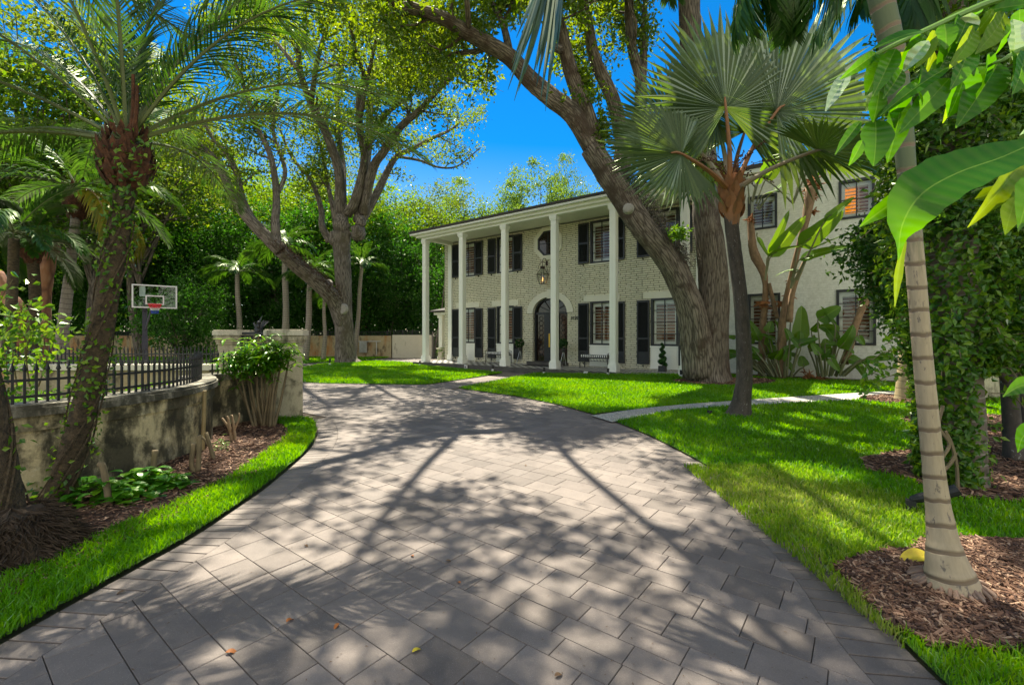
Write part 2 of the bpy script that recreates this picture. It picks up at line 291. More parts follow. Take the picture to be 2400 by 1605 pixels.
bedS=[(9.6+2.6*math.cos(a),14.4-1.7*math.cos(a)+.9*math.sin(a)) for a in np.linspace(0,6.2,18)]
court=[(-34,10.4),(-6.6,10.4),(-9,11.4),(-16,14.2),(-26,21.2),(-26,24),(-34,24)]
bedC=[(-34,10.4),(-6.4,10.2),(-5.6,8.2),(-5.5,7.6),(-6.4,6),(-6.2,4),(-6.6,2),(-34,2)]
def lawn_z(x,y):   # lawns rise gently toward the house
    d=np.array([x,y])-HO[:2];u=d@UX[:2];v=d@VX[:2]
    s=lambda q:q*q*(3-2*q)
    return .02+.15*s(np.clip((v+6.5)/7,0,1))*s(np.clip((u-7)/6,0,1))+.02*s(np.clip((v+4)/4,0,1))
def sheet(name,poly,mat,z,step=.8,kind='structure',zf=None,jit=0.0):
    P=np.array(poly)[:,:2];x0,y0=P.min(0);x1,y1=P.max(0)
    gx,gy=np.meshgrid(np.arange(x0,x1,step),np.arange(y0,y1,step));q=np.stack([gx.ravel(),gy.ravel()],1);q=q[inpoly(q,P)]
    vs=[Vector(p) for p in P]+[Vector(p) for p in q];n=len(P)
    r=delaunay_2d_cdt(vs,[],[list(range(n))],1,1e-5)
    V=np.array([(v[0],v[1],0) for v in r[0]]);V[:,2]=z+(np.array([zf(a,b) for a,b in V[:,:2]]) if zf else 0)+jit*rg.random(len(V))
    g=G();g.add(V,[np.array([f for f in r[2] if len(f)==3])]);o=g.build(name,mat,smooth=True);o.data.update()
    if o.data.polygons and sum(p.normal.z for p in o.data.polygons)<0: o.data.flip_normals()
    return tag(o,kind=kind)
g=G();g.add([(-220,-60,-.03),(220,-60,-.03),(220,320,-.03),(-220,320,-.03)],np.array([[0,1,2,3]]));tag(g.build('ground',m_soil),kind='structure')
sheet('bounce_road',[(-60,-22),(60,-22),(60,-7),(-60,-7)],plain('bounce_road_concrete',(.34,.32,.29),(.28,.26,.24),2,.9,.2),-.02,8)  # unseen pale road added behind the camera to bounce light at the facade
sheet('driveway_bed',drive,m_joint,-.012,3)
for nm,po in (('lawn',island),('lawn',backlawn),('lawn',lawnA),('lawn',lawnB),('lawn',strip)): sheet(nm,po,m_turf,.004 if po is not strip else .012,.5,zf=lawn_z)
sheet('gravel_path',gravel,m_gravel,.012,.5,zf=lawn_z)
for i,po in enumerate((bedL,bedR,bedP,bedT,bedO,bedS)): sheet('mulch_bed',po,m_mulchbase,(.006 if i==0 else .012),.25,zf=lawn_z,jit=.015)
sheet('court',court,m_court,-.004,2);sheet('planting_bed',bedC,m_mulchbase,-.008,1.5)

# ------------------------------------------------------------------ pavers
def clip(subject,quad):
    out=[tuple(p) for p in subject]
    for i in range(4):
        a=quad[i];b=quad[(i+1)%4];inp=out;out=[]
        if not inp: return []
        sd=lambda p:(b[0]-a[0])*(p[1]-a[1])-(b[1]-a[1])*(p[0]-a[0])
        for k in range(len(inp)):
            p,q=inp[k-1],inp[k];s1,s2=sd(p),sd(q)
            if s2>=0:
                if s1<0: f=s1/(s1-s2);out.append((p[0]+f*(q[0]-p[0]),p[1]+f*(q[1]-p[1])))
                out.append(q)
            elif s1>=0: f=s1/(s1-s2);out.append((p[0]+f*(q[0]-p[0]),p[1]+f*(q[1]-p[1])))
    return out
def offset(line,d):
    P=np.array(line,float);T=nrm(np.gradient(P,axis=0));return P+np.stack([-T[:,1],T[:,0]],1)*d
eL=crv([(-2.7,-1)]+drive[1:12],8);eR=crv([(1.85,-1),(1.85,1.2),(1.91,2.03),(1.98,2.39),(2.11,2.92),(2.25,3.95),(2.32,4.55),(2.31,5.2),(2.24,5.95),(2.1,6.95),(1.84,8.03),(1.59,8.79),(.98,10.1),(.107,11.4),(-.75,12.3),(-1.53,13.1)],8)
BW=.30
iL=offset(eL,-BW);iR=offset(eR,BW)
inner=iL.tolist()+[(-4.7,9.5),(-6.3,10.4),(-9,11.4),(-16,14.2),(-20,17),(-20,30),(-4,30.5),(-2,27),(3.0,19.2),(.78,17.6),(-1.7,13.2)]+iR.tolist()[::-1]
ii=np.array(inner)
g=G()
def stone(poly,z,rnd,bev=.0028):
    P=np.array(poly);n=len(P)
    if n<3: return
    c=P.mean(0);q=c+(P-c)*(1-bev/max(.03,np.abs(P-c).max())*1.2)
    V=np.concatenate([np.column_stack([P,np.full(n,z-.014)]),np.column_stack([P,np.full(n,z-.003)]),np.column_stack([q,np.full(n,z)])]);k=np.arange(n);k2=(k+1)%n
    fs=[np.stack([k,k2,k2+n,k+n],1),np.stack([k+n,k2+n,k2+2*n,k+2*n],1),(np.arange(n)+2*n)[None,:]]
    g.add(V,fs,0,rnd)
J=.0019;vv=-27.0;u2=UX[:2];v2=VX[:2];rr=random.Random(3)
while vv<4:
    w=rr.choice([.235,.235,.16]);uu=-18+rr.random()*.3
    far=vv>-9
    while uu<21:
        l=rr.choice([.235,.31,.31,.39]);c=HO[:2]+(uu+l/2)*u2+(vv+w/2)*v2
        if -20<c[0]<3.2 and -1<c[1]<30 and (c[1]<24 or c[0]>-12):
            q=[HO[:2]+a*u2+b*v2 for a,b in ((uu+J,vv+J),(uu+l-J,vv+J),(uu+l-J,vv+w-J),(uu+J,vv+w-J))]
            ins=inpoly(np.array(q),ii)
            if ins.all(): stone(q,.004+rr.uniform(-.0012,.0012),rr.random())
            elif ins.any() :
                pz=clip(inner,q)
                if len(pz)>=3: stone(pz,.004,rr.random())
        uu+=l
    vv+=w
def border(outer,inn,w=.118):
    A=np.array(outer);B=np.array(inn);M=(A+B)/2;s=np.concatenate([[0],np.cumsum(np.linalg.norm(np.diff(M,axis=0),axis=1))]);n=int(s[-1]/w)
    I=lambda P,q:np.array([np.interp(q,s,P[:,0]),np.interp(q,s,P[:,1])])
    for i in range(n):
        a=i*w+.0045;b=(i+1)*w-.0045;e=.004
        p=[I(A,a),I(A,b),I(B,b),I(B,a)];c=sum(p)/4;p=[c+(x-c)*(1-.012) for x in p]
        ar=sum(p[k][0]*p[(k+1)%4][1]-p[(k+1)%4][0]*p[k][1] for k in range(4));p=p if ar>0 else p[::-1]
        stone(p,.005,random.random())
border(eL,iL);border(eR,iR)
tag(g.build('driveway',m_paver),kind='structure')

# ------------------------------------------------------------------ grass blades and mulch chips
def sample(poly,n):
    P=np.array(poly)[:,:2];lo,hi=P.min(0),P.max(0);q=lo+rg.random((n,2))*(hi-lo);return q[inpoly(q,P)],(hi-lo).prod()
def grass(poly,dens,name,label,hmul=1.0,mat=None,excl=(),near=0.0,far=99,lim=None):
    P=np.array(poly)[:,:2];area=np.ptp(P[:,0])*np.ptp(P[:,1]);dm=dens(max(1.8,near));q,_=sample(poly,int(area*dm))
    d=np.hypot(q[:,0],q[:,1]);vis=(d>near)&(d<far)&(q[:,1]>1.2)&(np.abs(q[:,0])<q[:,1]*1.2+.8);q=q[vis];d=d[vis]
    k=rg.random(len(q))<np.array([dens(x) for x in d])/dm;q=q[k];d=d[k]
    for e in excl: m=~inpoly(q,e);q=q[m];d=d[m]
    n=len(q);h=(.032+.03*rg.random(n))*hmul*(1+d*.025);w=.0045+.0013*d*(.7+.6*rg.random(n));z=np.array([lawn_z(a,b) for a,b in q])
    a=rg.random(n)*2*PI;s=np.stack([np.cos(a),np.sin(a),a*0],1)*(w/2)[:,None];b2=rg.random(n)*2*PI;ln=np.stack([np.cos(b2),np.sin(b2),a*0],1)*(h*rg.random(n)*.9)[:,None]
    B=np.column_stack([q,z]);up=np.stack([a*0,a*0,h],1);M=B+up*.6+ln*.3;T=B+up+ln
    V=np.stack([B-s,B+s,M+s*.8,M-s*.8,T],1).reshape(-1,3);b=np.arange(n)[:,None]*5
    pat=np.clip(.5+.35*np.sin(q[:,0]*2.1+q[:,1]*1.3)*np.sin(q[:,1]*1.7-q[:,0])+rg.normal(0,.22,n),0,1)
    g=G();g.add(V,[b+[0,1,2,3],b+[3,2,4]],0,np.repeat(pat,5));o=g.build(name,mat or m_blade,smooth=True);return tag(o,label,'grass',kind='stuff')
dn=lambda k,p:(lambda d:k*(3.0/max(d,2.2))**p)
beds=(bedR,bedP,bedT,bedO,bedS)
grass(strip,dn(8500,1.2),'grass','bright green grass blades on the narrow strip beside the mulch bed',1.25)
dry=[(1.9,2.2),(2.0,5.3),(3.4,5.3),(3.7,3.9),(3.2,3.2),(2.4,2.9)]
grass(lawnB,dn(5200,1.35),'grass','green grass blades on the lawn right of the driveway',1.0,excl=beds+(dry,))
grass([p for p in crv(dry,1)],dn(6000,1.2),'grass','dry straw tinted grass blades beside the driveway edge',1.0,mat=m_blade2,excl=beds)
grass(lawnA,dn(9000,1.5),'grass','green grass blades on the lawn around the big oak',1.0,excl=beds)
grass(island,dn(9000,1.5),'grass','green grass blades on the lawn island left of the porch path',1.0)
grass(backlawn,dn(6000,1.5),'grass','green grass blades in front of the rear wall',1.0)
def chips(poly,n,name,label,big=1.0):
    q,_=sample(poly,n);k=len(q);z=np.array([lawn_z(a,b) for a,b in q])+.012+.022*rg.random(k);a=rg.random(k)*2*PI;L=(.018+.05*rg.random(k)**2)*big;W=(.004+.009*rg.random(k))*big
    d=nrm(np.stack([np.cos(a),np.sin(a),rg.normal(0,.22,k)],1));s=nrm(np.cross(d,nrm(np.stack([rg.normal(0,.4,k),rg.normal(0,.4,k),a*0+1],1))));C=np.column_stack([q,z]);n_=np.cross(s,d)*.003
    V=np.stack([C-d*L[:,None]-s*W[:,None]*.6,C+d*L[:,None]*.9-s*W[:,None],C+d*L[:,None]+s*W[:,None]*.5,C-d*L[:,None]*.8+s*W[:,None]],1)
    V=np.concatenate([V-n_[:,None,:],V+n_[:,None,:]],1).reshape(-1,3);b=np.arange(k)[:,None]*8
    g=G();g.add(V,np.concatenate([b+[4,5,6,7],b+[0,1,5,4],b+[1,2,6,5],b+[2,3,7,6],b+[3,0,4,7]]),0,np.repeat(rg.random(k),8));tag(g.build(name,m_chip),label,'mulch',kind='stuff')
chips(bedL,26000,'mulch','brown bark mulch under the curved stained wall',.7)
chips(bedR,24000,'mulch','brown wood chips around the foot of the ringed palm',.68)
chips(bedP,18000,'mulch','dark bark mulch around the ivy covered trunk',1.2)
chips(bedT,2500,'mulch','bark mulch ring around the pale trunk behind the ringed palm',1.5)
chips(bedO,3000,'mulch','dark mulch ring around the big leaning oak',1.6)
# ================================================================== house (local axes: x along the front, y into the house)
m_white=plain('white_trim_paint',(.82,.82,.74),(.78,.78,.70),2.5,.55,.05,stretch=(1,1,.4))
m_black=plain('black_paint',(.013,.015,.017),(.02,.022,.024),8,.45,.05)
m_iron=plain('black_iron',(.012,.012,.013),(.022,.022,.022),20,.62,.15)
m_dkroof=plain('dark_roof',(.035,.03,.028),(.06,.05,.045),8,.8,.3)
m_slab=plain('porch_slab_edge',(.055,.05,.046),(.10,.093,.085),3,.85,.3)
def brickmat(name,c1,c2,mort,bw=.46,rh=.085,ms=.011,bump=.9,dist=.035):
    t=NT(name);x=t.n('ShaderNodeTexCoord').outputs['Object'];s=t.n('ShaderNodeSeparateXYZ',{0:x});nz=t.n('ShaderNodeTexNoise',{'Vector':x,'Scale':5.0,'Detail':4.0}).outputs['Color']
    n2=t.n('ShaderNodeSeparateXYZ',{0:nz});u=t.math('ADD',t.math('ADD',s.outputs[0],s.outputs[1]),t.math('MULTIPLY',n2.outputs[0],dist));w=t.math('ADD',s.outputs[2],t.math('MULTIPLY',n2.outputs[1],dist*.9))
    co=t.n('ShaderNodeCombineXYZ',{0:u,1:w}).outputs[0]
    b=t.n('ShaderNodeTexBrick',{'Vector':co,'Color1':(*c1,1),'Color2':(*c2,1),'Mortar':(*mort,1),'Scale':1.0,'Mortar Size':ms,'Mortar Smooth':.35,'Bias':0.0,'Brick Width':bw,'Row Height':rh},offset=.5,offset_frequency=2,squash=.72,squash_frequency=3)
    f=t.noise(x,14,5,.7);c=t.mix(t.ramp(f,[(.3,(0,0,0)),(.75,(1,1,1))]),t.mix(1.0,b.outputs['Color'],(.72,.72,.68),'MULTIPLY'),b.outputs['Color'])
    return t.pr(c,.85,t.bump(t.math('SUBTRACT',t.math('MULTIPLY',f,.35),b.outputs['Fac']),bump,.018))
m_brick=brickmat('painted_roman_brick',(.82,.78,.60),(.74,.70,.53),(.17,.16,.105))
m_wing=brickmat('white_painted_wall',(.80,.80,.72),(.79,.79,.71),(.70,.70,.63),.40,.078,.006,.25,.012)
t=NT('window_glass');lw=t.n('ShaderNodeLayerWeight',{'Blend':.35}).outputs['Fresnel'];a=t.n('ShaderNodeBsdfTransparent',{'Color':(.88,.9,.88)});b=t.n('ShaderNodeBsdfGlossy',{'Color':(.9,.95,1),'Roughness':.02})
mx=t.n('ShaderNodeMixShader',{0:t.math('ADD',t.math('MULTIPLY',lw,.3),.035),1:a.outputs[0],2:b.outputs[0]});t.t.links.new(mx.outputs[0],t.o.inputs[0]);m_glass=t.m
m_room=plain('room_interior',(.42,.16,.07),(.12,.06,.035),1.5,.9,0)
m_dkglass=plain('dark_glass',(.012,.012,.012),(.045,.025,.016),2.2,.06,0)
t=NT('lit_room');e=t.n('ShaderNodeEmission',{'Color':(1,.30,.02,1),'Strength':.38});t.t.links.new(e.outputs[0],t.o.inputs[0]);m_lit=t.m
m_brass=plain('brass',(.75,.5,.10),(.6,.38,.08),5,.3,0,Metallic=1.0)
t=NT('checker_tile');x=t.co('Object');ch=t.n('ShaderNodeTexChecker',{'Vector':x,'Scale':1/.20,'Color1':(.55,.53,.50,1),'Color2':(.045,.042,.04,1)});m_check=t.pr(ch.outputs[0],.45)
m_door=plain('door_paint',(.008,.010,.013),(.012,.014,.018),4,.4,.03)
BV=1.8
m_stone=plain('trim_stone',(.70,.68,.55),(.64,.62,.50),3,.7,.1)
house=thing('house','two storey white painted brick house with tall white porch columns and black shutters','house',tuple(HO),ANG)
def hp(g,name,mat,parent=None,smooth=False): return g.build(name,mat,parent or house,smooth,local=True)
def wallgrid(g,u0,u1,z0,z1,holes,v,depth=.16,mi=0):
    us=sorted({u0,u1,*[h[0] for h in holes],*[h[1] for h in holes]});zs=sorted({z0,z1,*[h[2] for h in holes],*[h[3] for h in holes]})
    for i in range(len(us)-1):
        for j in range(len(zs)-1):
            cu,cz=(us[i]+us[i+1])/2,(zs[j]+zs[j+1])/2
            if any(h[0]<cu<h[1] and h[2]<cz<h[3] for h in holes): continue
            g.add([(us[i],v,zs[j]),(us[i+1],v,zs[j]),(us[i+1],v,zs[j+1]),(us[i],v,zs[j+1])],np.array([[0,1,2,3]]),mi)
    for a,b,c,d in holes:
        for q in (((a,c),(a,d)),((a,d),(b,d)),((b,d),(b,c)),((b,c),(a,c))):
            (x0,y0),(x1,y1)=q;g.add([(x0,v,y0),(x1,v,y1),(x1,v+depth,y1),(x0,v+depth,y0)],np.array([[0,1,2,3]]),mi)
LW=[(1.21,.53),(3.70,.52),(8.84,.52),(11.48,.52)]
lower=[(c-h,c+h,1.13,2.96) for c,h in LW];upper=[(c-h,c+h,4.57,6.43 if False else 6.36) for c,h in LW]
holes=lower+upper+[(5.35,7.2,.2,3.3)]
g=G();wallgrid(g,-.5,13.05,.2,6.45,holes,BV)
g.add([(-.5,BV,.0),(-.5,10,.0),(-.5,10,6.9),(-.5,BV,6.9)],np.array([[0,3,2,1]]));hp(g,'brick_wall',m_brick)
# wing, flush with the brick front
wl=[(14.36,15.33,1.24,2.95),(16.84,17.81,1.24,2.95),(19.6,20.6,1.24,2.95)];wu=[(14.36,15.24,5.12,6.28),(16.9,17.78,5.1,6.3),(19.7,20.6,5.1,6.3)]
g=G();wallgrid(g,13.05,26,-.05,7.15,wl+wu,BV+.02);g.add([(26,BV+.02,-.05),(26,10,-.05),(26,10,7.15),(26,BV+.02,7.15)],np.array([[0,1,2,3]]))
g.box(-.5,13.05,BV+.3,BV+.5,6.46,6.98);hp(g,'wing_wall',m_wing)
g=G();g.box(-.5,26.1,9.9,10,0,7.0);g.box(-.45,25.9,BV+1.2,BV+1.3,.1,6.9);hp(g,'inner_wall',m_room)
# roofs
def slope(g,x0,x1,y0,z0,y1,z1,th=.1): g.add([(x0,y0,z0),(x1,y0,z0),(x1,y1,z1),(x0,y1,z1),(x0,y0,z0+th),(x1,y0,z0+th),(x1,y1,z1+th),(x0,y1,z1+th)],np.array([[0,3,2,1],[4,5,6,7],[0,1,5,4],[1,2,6,5],[2,3,7,6],[3,0,4,7]]))
g=G();slope(g,-.62,13.6,-.62,6.62,BV+.28,6.80,.09);slope(g,-.62,13.2,BV+.5,6.99,6,7.5);slope(g,-.62,13.2,6.01,7.5,10.3,7.0)
slope(g,13.25,26.3,1.62,7.18,6,7.9,.13);slope(g,13.25,26.3,6.01,7.9,10.3,7.2,.13);ro=hp(g,'roof',m_dkroof)
g=G();g.box(-.16,12.96,-.15,.15,6.33,6.605);g.box(-.16,.14,.152,BV-.002,6.332,6.56);g.box(12.66,12.96,.152,BV-.002,6.332,6.56)
g.box(-.36,13.36,-.34,-.152,6.43,6.607);g.box(-.56,13.5,-.56,-.342,6.53,6.609);g.box(-.56,-.162,-.338,BV,6.531,6.607);g.box(12.962,13.5,-.338,BV+.01,6.531,6.607)
g.box(.142,12.658,.153,BV-.003,6.50,6.54);g.box(13.252,26.2,1.66,BV+.018,7.04,7.178);hp(g,'cornice',m_white)
g=G();g.box(9.4,9.56,.9,1.06,6.488,6.499);hp(g,'ceiling_light',m_white)
# columns
def column(x):
    g=G();w=.12;g.box(x-w,x+w,-w,w,.52,6.14)
    for q in (-1,1):
        for k in (-.06,0,.06):
            g.box(x+k-.012,x+k+.012,q*(w+.004)-.004,q*(w+.004)+.004,.62,6.0);g.box(x+q*(w+.004)-.004,x+q*(w+.004)+.004,k-.012,k+.012,.62,6.0)
    g.box(x-.17,x+.17,-.17,.17,.204,.46);g.box(x-.145,x+.145,-.145,.145,.461,.521);g.box(x-.145,x+.145,-.145,.145,6.141,6.2);g.box(x-.165,x+.165,-.165,.165,6.201,6.329)
    hp(g,'column',m_white)
for i in range(6): column(2.56*i)
g=G();g.box(-.13,.13,BV-.12,BV-.004,.204,6.33);g.box(-.17,.17,BV-.16,BV-.004,.204,.5);hp(g,'pilaster',m_white)
g=G();g.box(12.68,12.95,BV-.12,BV-.004,.204,6.33);hp(g,'pilaster',m_white)
# porch slab, step, tiles
g=G();g.box(-.5,13.15,-.42,BV+.2,-.02,.196);g.box(4.1,7.4,-.80,-.422,-.02,.10);g.box(5.3,7.25,1.35,BV+.4,.205,.34);hp(g,'porch_slab',m_slab)
g=G();g.add([(-.44,-.36,.201),(13.1,-.36,.201),(13.1,BV-.001,.201),(-.44,BV-.001,.201)],np.array([[0,1,2,3]]));hp(g,'tile_floor',m_check)
# windows
def window(a,b,c,d,sl,lit=False,v=BV,fw=.07):
    g=G();g.box(a,a+fw,v-.03,v+.1,c,d);g.box(b-fw,b,v-.03,v+.1,c,d);g.box(a+fw,b-fw,v-.028,v+.1,c,c+fw);g.box(a+fw,b-fw,v-.028,v+.1,d-fw,d)
    w=hp(g,'window',m_black)
    m=(a+b)/2;g=G();g.box(m-.016,m+.016,v+.03,v+.055,c+fw,d-fw)
    nr=4 if d-c>1.5 else 2
    for k in range(1,nr):
        z=c+(d-c)*k/nr;g.box(a+fw,m-.017,v+.031,v+.054,z-.012,z+.012);g.box(m+.017,b-fw,v+.031,v+.054,z-.012,z+.012)
    hp(g,'muntin',m_black,w)
    g=G();g.add([(a+fw,v+.06,c+fw),(b-fw,v+.06,c+fw),(b-fw,v+.06,d-fw),(a+fw,v+.06,d-fw)],np.array([[0,1,2,3]]));hp(g,'pane',m_glass,w)
    g=G();A,B=a+fw,b-fw;y=v+.13
    for p,q in ((A,A+.085),(B-.085,B)): g.box(p,q,y,y+.05,c+fw,d-fw)
    g.box(A+.086,B-.086,y+.001,y+.05,c+fw,c+fw+.12);g.box(A+.086,B-.086,y+.001,y+.05,d-fw-.13,d-fw)
    z0=c+fw+.16;z1=d-fw-.16
    for k in range(sl):
        z=z0+(z1-z0)*k/(sl-1);M=Matrix.Translation((0,y+.025,z))@Matrix.Rotation(R(-10),4,'X');g.box(A+.09,B-.09,-.038,.038,-.005,.005,M=M)
    g.box(m+.05,m+.065,y-.022,y-.012,z0,z1);hp(g,'plantation_blind',m_white,w)
    g=G();y2=v+.42;g.box(A-.05,B+.05,y2,y2+.02,c,d);g.box(A-.06,A-.052,v+.181,y2,c,d);g.box(B+.052,B+.06,v+.181,y2,c,d);hp(g,'room_backdrop',m_room,w)
    if lit: g=G();g.box(A,m-.02,v+.3,v+.31,c+.12,d-.1);hp(g,'lit_lamp_wall',m_lit,w)
    return w
def shutter(a,b,c,d,lo):
    g=G();y0,y1=BV-.075,BV-.03;st=.055;mid=c+(d-c)*(.40 if lo else .5);g.box(a,a+st,y0,y1,c,d);g.box(b-st,b,y0,y1,c,d)
    for z in (c,mid-.04,d-.08): g.box(a+st,b-st,y0,y1,z,z+.08)
    spans=[(mid+.04,d-.08)]+([(c+.08,mid-.04)] if not lo else [(c+.45*(mid-c)+.03,mid-.04)])
    for s0,s1 in spans:
        k=int((s1-s0)/.045)
        for i in range(k):
            z=s0+(i+.5)*(s1-s0)/k;M=Matrix.Translation((0,(y0+y1)/2,z))@Matrix.Rotation(R(38),4,'X');g.box(a+st,b-st,-.024,.024,-.005,.005,M=M)
    if lo: g.box(a+st,b-st,y0+.012,y1,c+.08,c+.45*(mid-c)+.03)
    g.box(a+.01,b-.01,y1+.001,y1+.008,c+.01,d-.01)
    s=hp(g,'shutter',m_black)
    k=G();zz=c-.03;k.box((a+b)/2-.01,(a+b)/2+.01,y0-.03,y1,zz-.05,zz);k.bar(((a+b)/2,y0-.02,zz-.05),((a+b)/2+.05,y0-.02,zz-.08),.015);hp(k,'shutter_dog',m_iron,s)
for i,((a,b,c,d),(ua,ub,uc,ud)) in enumerate(zip(lower,upper)):
    window(a,b,c,d,12);window(ua,ub,uc,ud,12,lit=False)
    for s0,s1 in ((a-.55,a-.05),(b+.03,b+.53)):
        shutter(s0,s1,.41,2.91,True);shutter(s0,s1,4.6,6.32,False)
    g=G();g.box(a-.30,b+.30,BV-.03,BV+.01,2.965,3.22);hp(g,'lintel',m_stone)
    g=G();g.box(a-.04,b+.04,BV-.05,BV+.01,4.49,4.565);hp(g,'sill',m_stone)
    g=G();g.box(a-.02,b+.02,BV-.02,BV+.01,.24,1.125);
    for q in ((a+.04,a+.09,.36,1.0),(b-.09,b-.04,.36,1.0),(a+.09,b-.09,.36,.41),(a+.09,b-.09,.95,1.0)): g.box(q[0],q[1],BV-.032,BV-.021,q[2],q[3])
    g.box(a-.03,b+.03,BV-.05,BV-.021,1.07,1.126);g.box(a-.02,b+.02,BV-.04,BV-.021,.24,.33);hp(g,'panel_below_window',m_white)
for i,h in enumerate(wl): window(*h,12,v=BV+.02)
for i,h in enumerate(wu): window(*h,8,lit=(i==1),v=BV+.02)
# octagon window
oc=(6.2,5.71);o8=lambda r,y:[(oc[0]+r*math.cos(PI/8+k*PI/4),y,oc[1]+r*math.sin(PI/8+k*PI/4)) for k in range(8)]
def ring8(r0,r1,y0,y1,mat,name,parent=None):
    g=G();V=o8(r0,y0)+o8(r1,y0)+o8(r0,y1)+o8(r1,y1);Fq=[]
    for k in range(8):
        q=(k+1)%8;Fq+=[[k,k+8,q+8,q],[k+8,k+24,q+24,q+8],[k,q,q+16,k+16]]
    g.add(V,np.array(Fq));return hp(g,name,mat,parent)
ow=ring8(.60,.80,BV-.06,BV-.002,m_stone,'octagon_window');ring8(.53,.598,BV-.05,BV-.002,m_black,'octagon_sash',ow)
g=G();g.add(o8(.53,BV-.012),np.array([list(range(8))]));hp(g,'pane',m_dkglass,ow)
g=G();g.box(oc[0]-.014,oc[0]+.014,BV-.03,BV-.014,oc[1]-.5,oc[1]+.5);g.box(oc[0]-.5,oc[0]-.015,BV-.03,BV-.014,oc[1]-.012,oc[1]+.012);g.box(oc[0]+.015,oc[0]+.5,BV-.03,BV-.014,oc[1]-.012,oc[1]+.012);hp(g,'muntin',m_black,ow)
# door with arch
dc=6.275;sp=2.55;hw=.86;rise=.62
arc=lambda w,h,z,n=18:[(dc-w*math.cos(PI*k/n),z+h*math.sin(PI*k/n)) for k in range(n+1)]
def arcband(o,i,y0,y1,g):
    n=len(o);V=[(x,y0,z) for x,z in o]+[(x,y0,z) for x,z in i]+[(x,y1,z) for x,z in o]+[(x,y1,z) for x,z in i];k=np.arange(n-1)
    g.add(V,[np.stack([k,k+1,k+1+n,k+n],1),np.stack([k+n,k+1+n,k+1+3*n,k+3*n],1),np.stack([k,k+2*n,k+1+2*n,k+1],1)])
g=G();arcband(arc(1.24,.98,sp),arc(hw+.06,rise+.1,sp),BV-.05,BV+.24,g);g.box(dc-.12,dc+.12,BV-.075,BV-.051,3.2,3.62);hp(g,'arch_surround',m_stone)
g=G();arcband(arc(hw+.06,rise+.1,sp),arc(hw-.03,rise+.01,sp),BV+.12,BV+.24,g)
for s in (-1,1): x=dc+s*(hw+.015);g.box(x-.045,x+.045,BV+.12,BV+.24,.34,sp)
g.box(dc-hw,dc+hw,BV+.121,BV+.23,sp-.05,sp+.04);dr=hp(g,'door',m_door)
g=G();A=arc(hw-.03,rise,sp+.04);g.add([(x,BV+.2,z) for x,z in A],np.array([list(range(len(A)))]));
for s in (-1,1): x=dc+s*.60;g.add([(x-.2,BV+.2,.36),(x+.2,BV+.2,.36),(x+.2,BV+.2,sp-.05),(x-.2,BV+.2,sp-.05)],np.array([[0,1,2,3]]))
hp(g,'door_glass',m_dkglass,dr)
g=G()
for k in range(1,6): a=PI*k/6;g.bar((dc,BV+.17,sp+.04),(dc-(hw-.05)*math.cos(a),BV+.17,sp+.04+(rise-.02)*math.sin(a)),.022)
for s in (-1,1):
    for k in range(9):
        z=.55+k*.22;x=dc+s*.60;cc=[(x+.13*math.cos(q)*(1 if k%2 else .8),BV+.17,z+.11*math.sin(q)) for q in np.linspace(0,2*PI,9)];g.tube(cc,.010,4,cap=False)
hp(g,'door_grille',m_iron,dr)
for s,nm in ((-1,'door_leaf'),(1,'door_leaf')):
    g=G();x0,x1=(dc-.40,dc-.004) if s<0 else (dc+.004,dc+.40);g.box(x0,x1,BV+.14,BV+.19,.345,sp-.055)
    for zz in ((.5,1.2),(1.35,2.4)): g.box(x0+.07,x1-.07,BV+.13,BV+.139,*zz)
    L=hp(g,nm,m_door,dr)
g=G();g.box(dc-.105,dc-.035,BV+.07,BV+.095,1.0,1.62);g.box(dc-.09,dc-.05,BV+.095,BV+.13,1.05,1.1);g.box(dc-.09,dc-.05,BV+.095,BV+.13,1.5,1.55);hp(g,'door_handle',m_brass,dr)
# spandrel bricks between the arch and the square opening
g=G();A=arc(hw+.06,rise+.1,sp,18)
top=3.3;V=[(x,BV-.001,z) for x,z in A]+[(x,BV-.001,top) for x,z in A];n=len(A);k=np.arange(n-1);g.add(V,np.stack([k,k+1,k+1+n,k+n],1));hp(g,'brick_over_door',m_brick)
# number
cu=bpy.data.curves.new('house_number','FONT');cu.body='5120';cu.size=.185;cu.extrude=.006;cu.offset=.004;to=bpy.data.objects.new('tmp',cu);COL.objects.link(to)
bpy.context.view_layer.update();me=bpy.data.meshes.new_from_object(to.evaluated_get(bpy.context.evaluated_depsgraph_get()));bpy.data.objects.remove(to);me.materials.append(m_black)
no=bpy.data.objects.new('house_number',me);COL.objects.link(no);hang(no,house,True);no.location=(7.38,BV-.02,2.235);no.rotation_euler=(PI/2,0,0)
# side bay at the left end with its own little roof
g=G();g.box(fpix(1035,3.1)-.1,-.502,3.4,9,0,2.75);hp(g,'side_bay',m_brick)
g=G();x=fpix(1035,3.1);g.box(x-.14,x+.14,3.0,3.28,.3,2.55);g.box(x-.2,x+.2,2.94,3.34,.0,.3);g.box(x-.2,x+.2,2.94,3.34,2.55,2.72);g.box(x-.35,-.505,2.8,3.19,2.722,2.86);hp(g,'side_porch_column',m_white)
g=G();slope(g,x-.5,-.51,2.62,2.864,6,3.5,.1);hp(g,'side_porch_roof',m_dkroof)
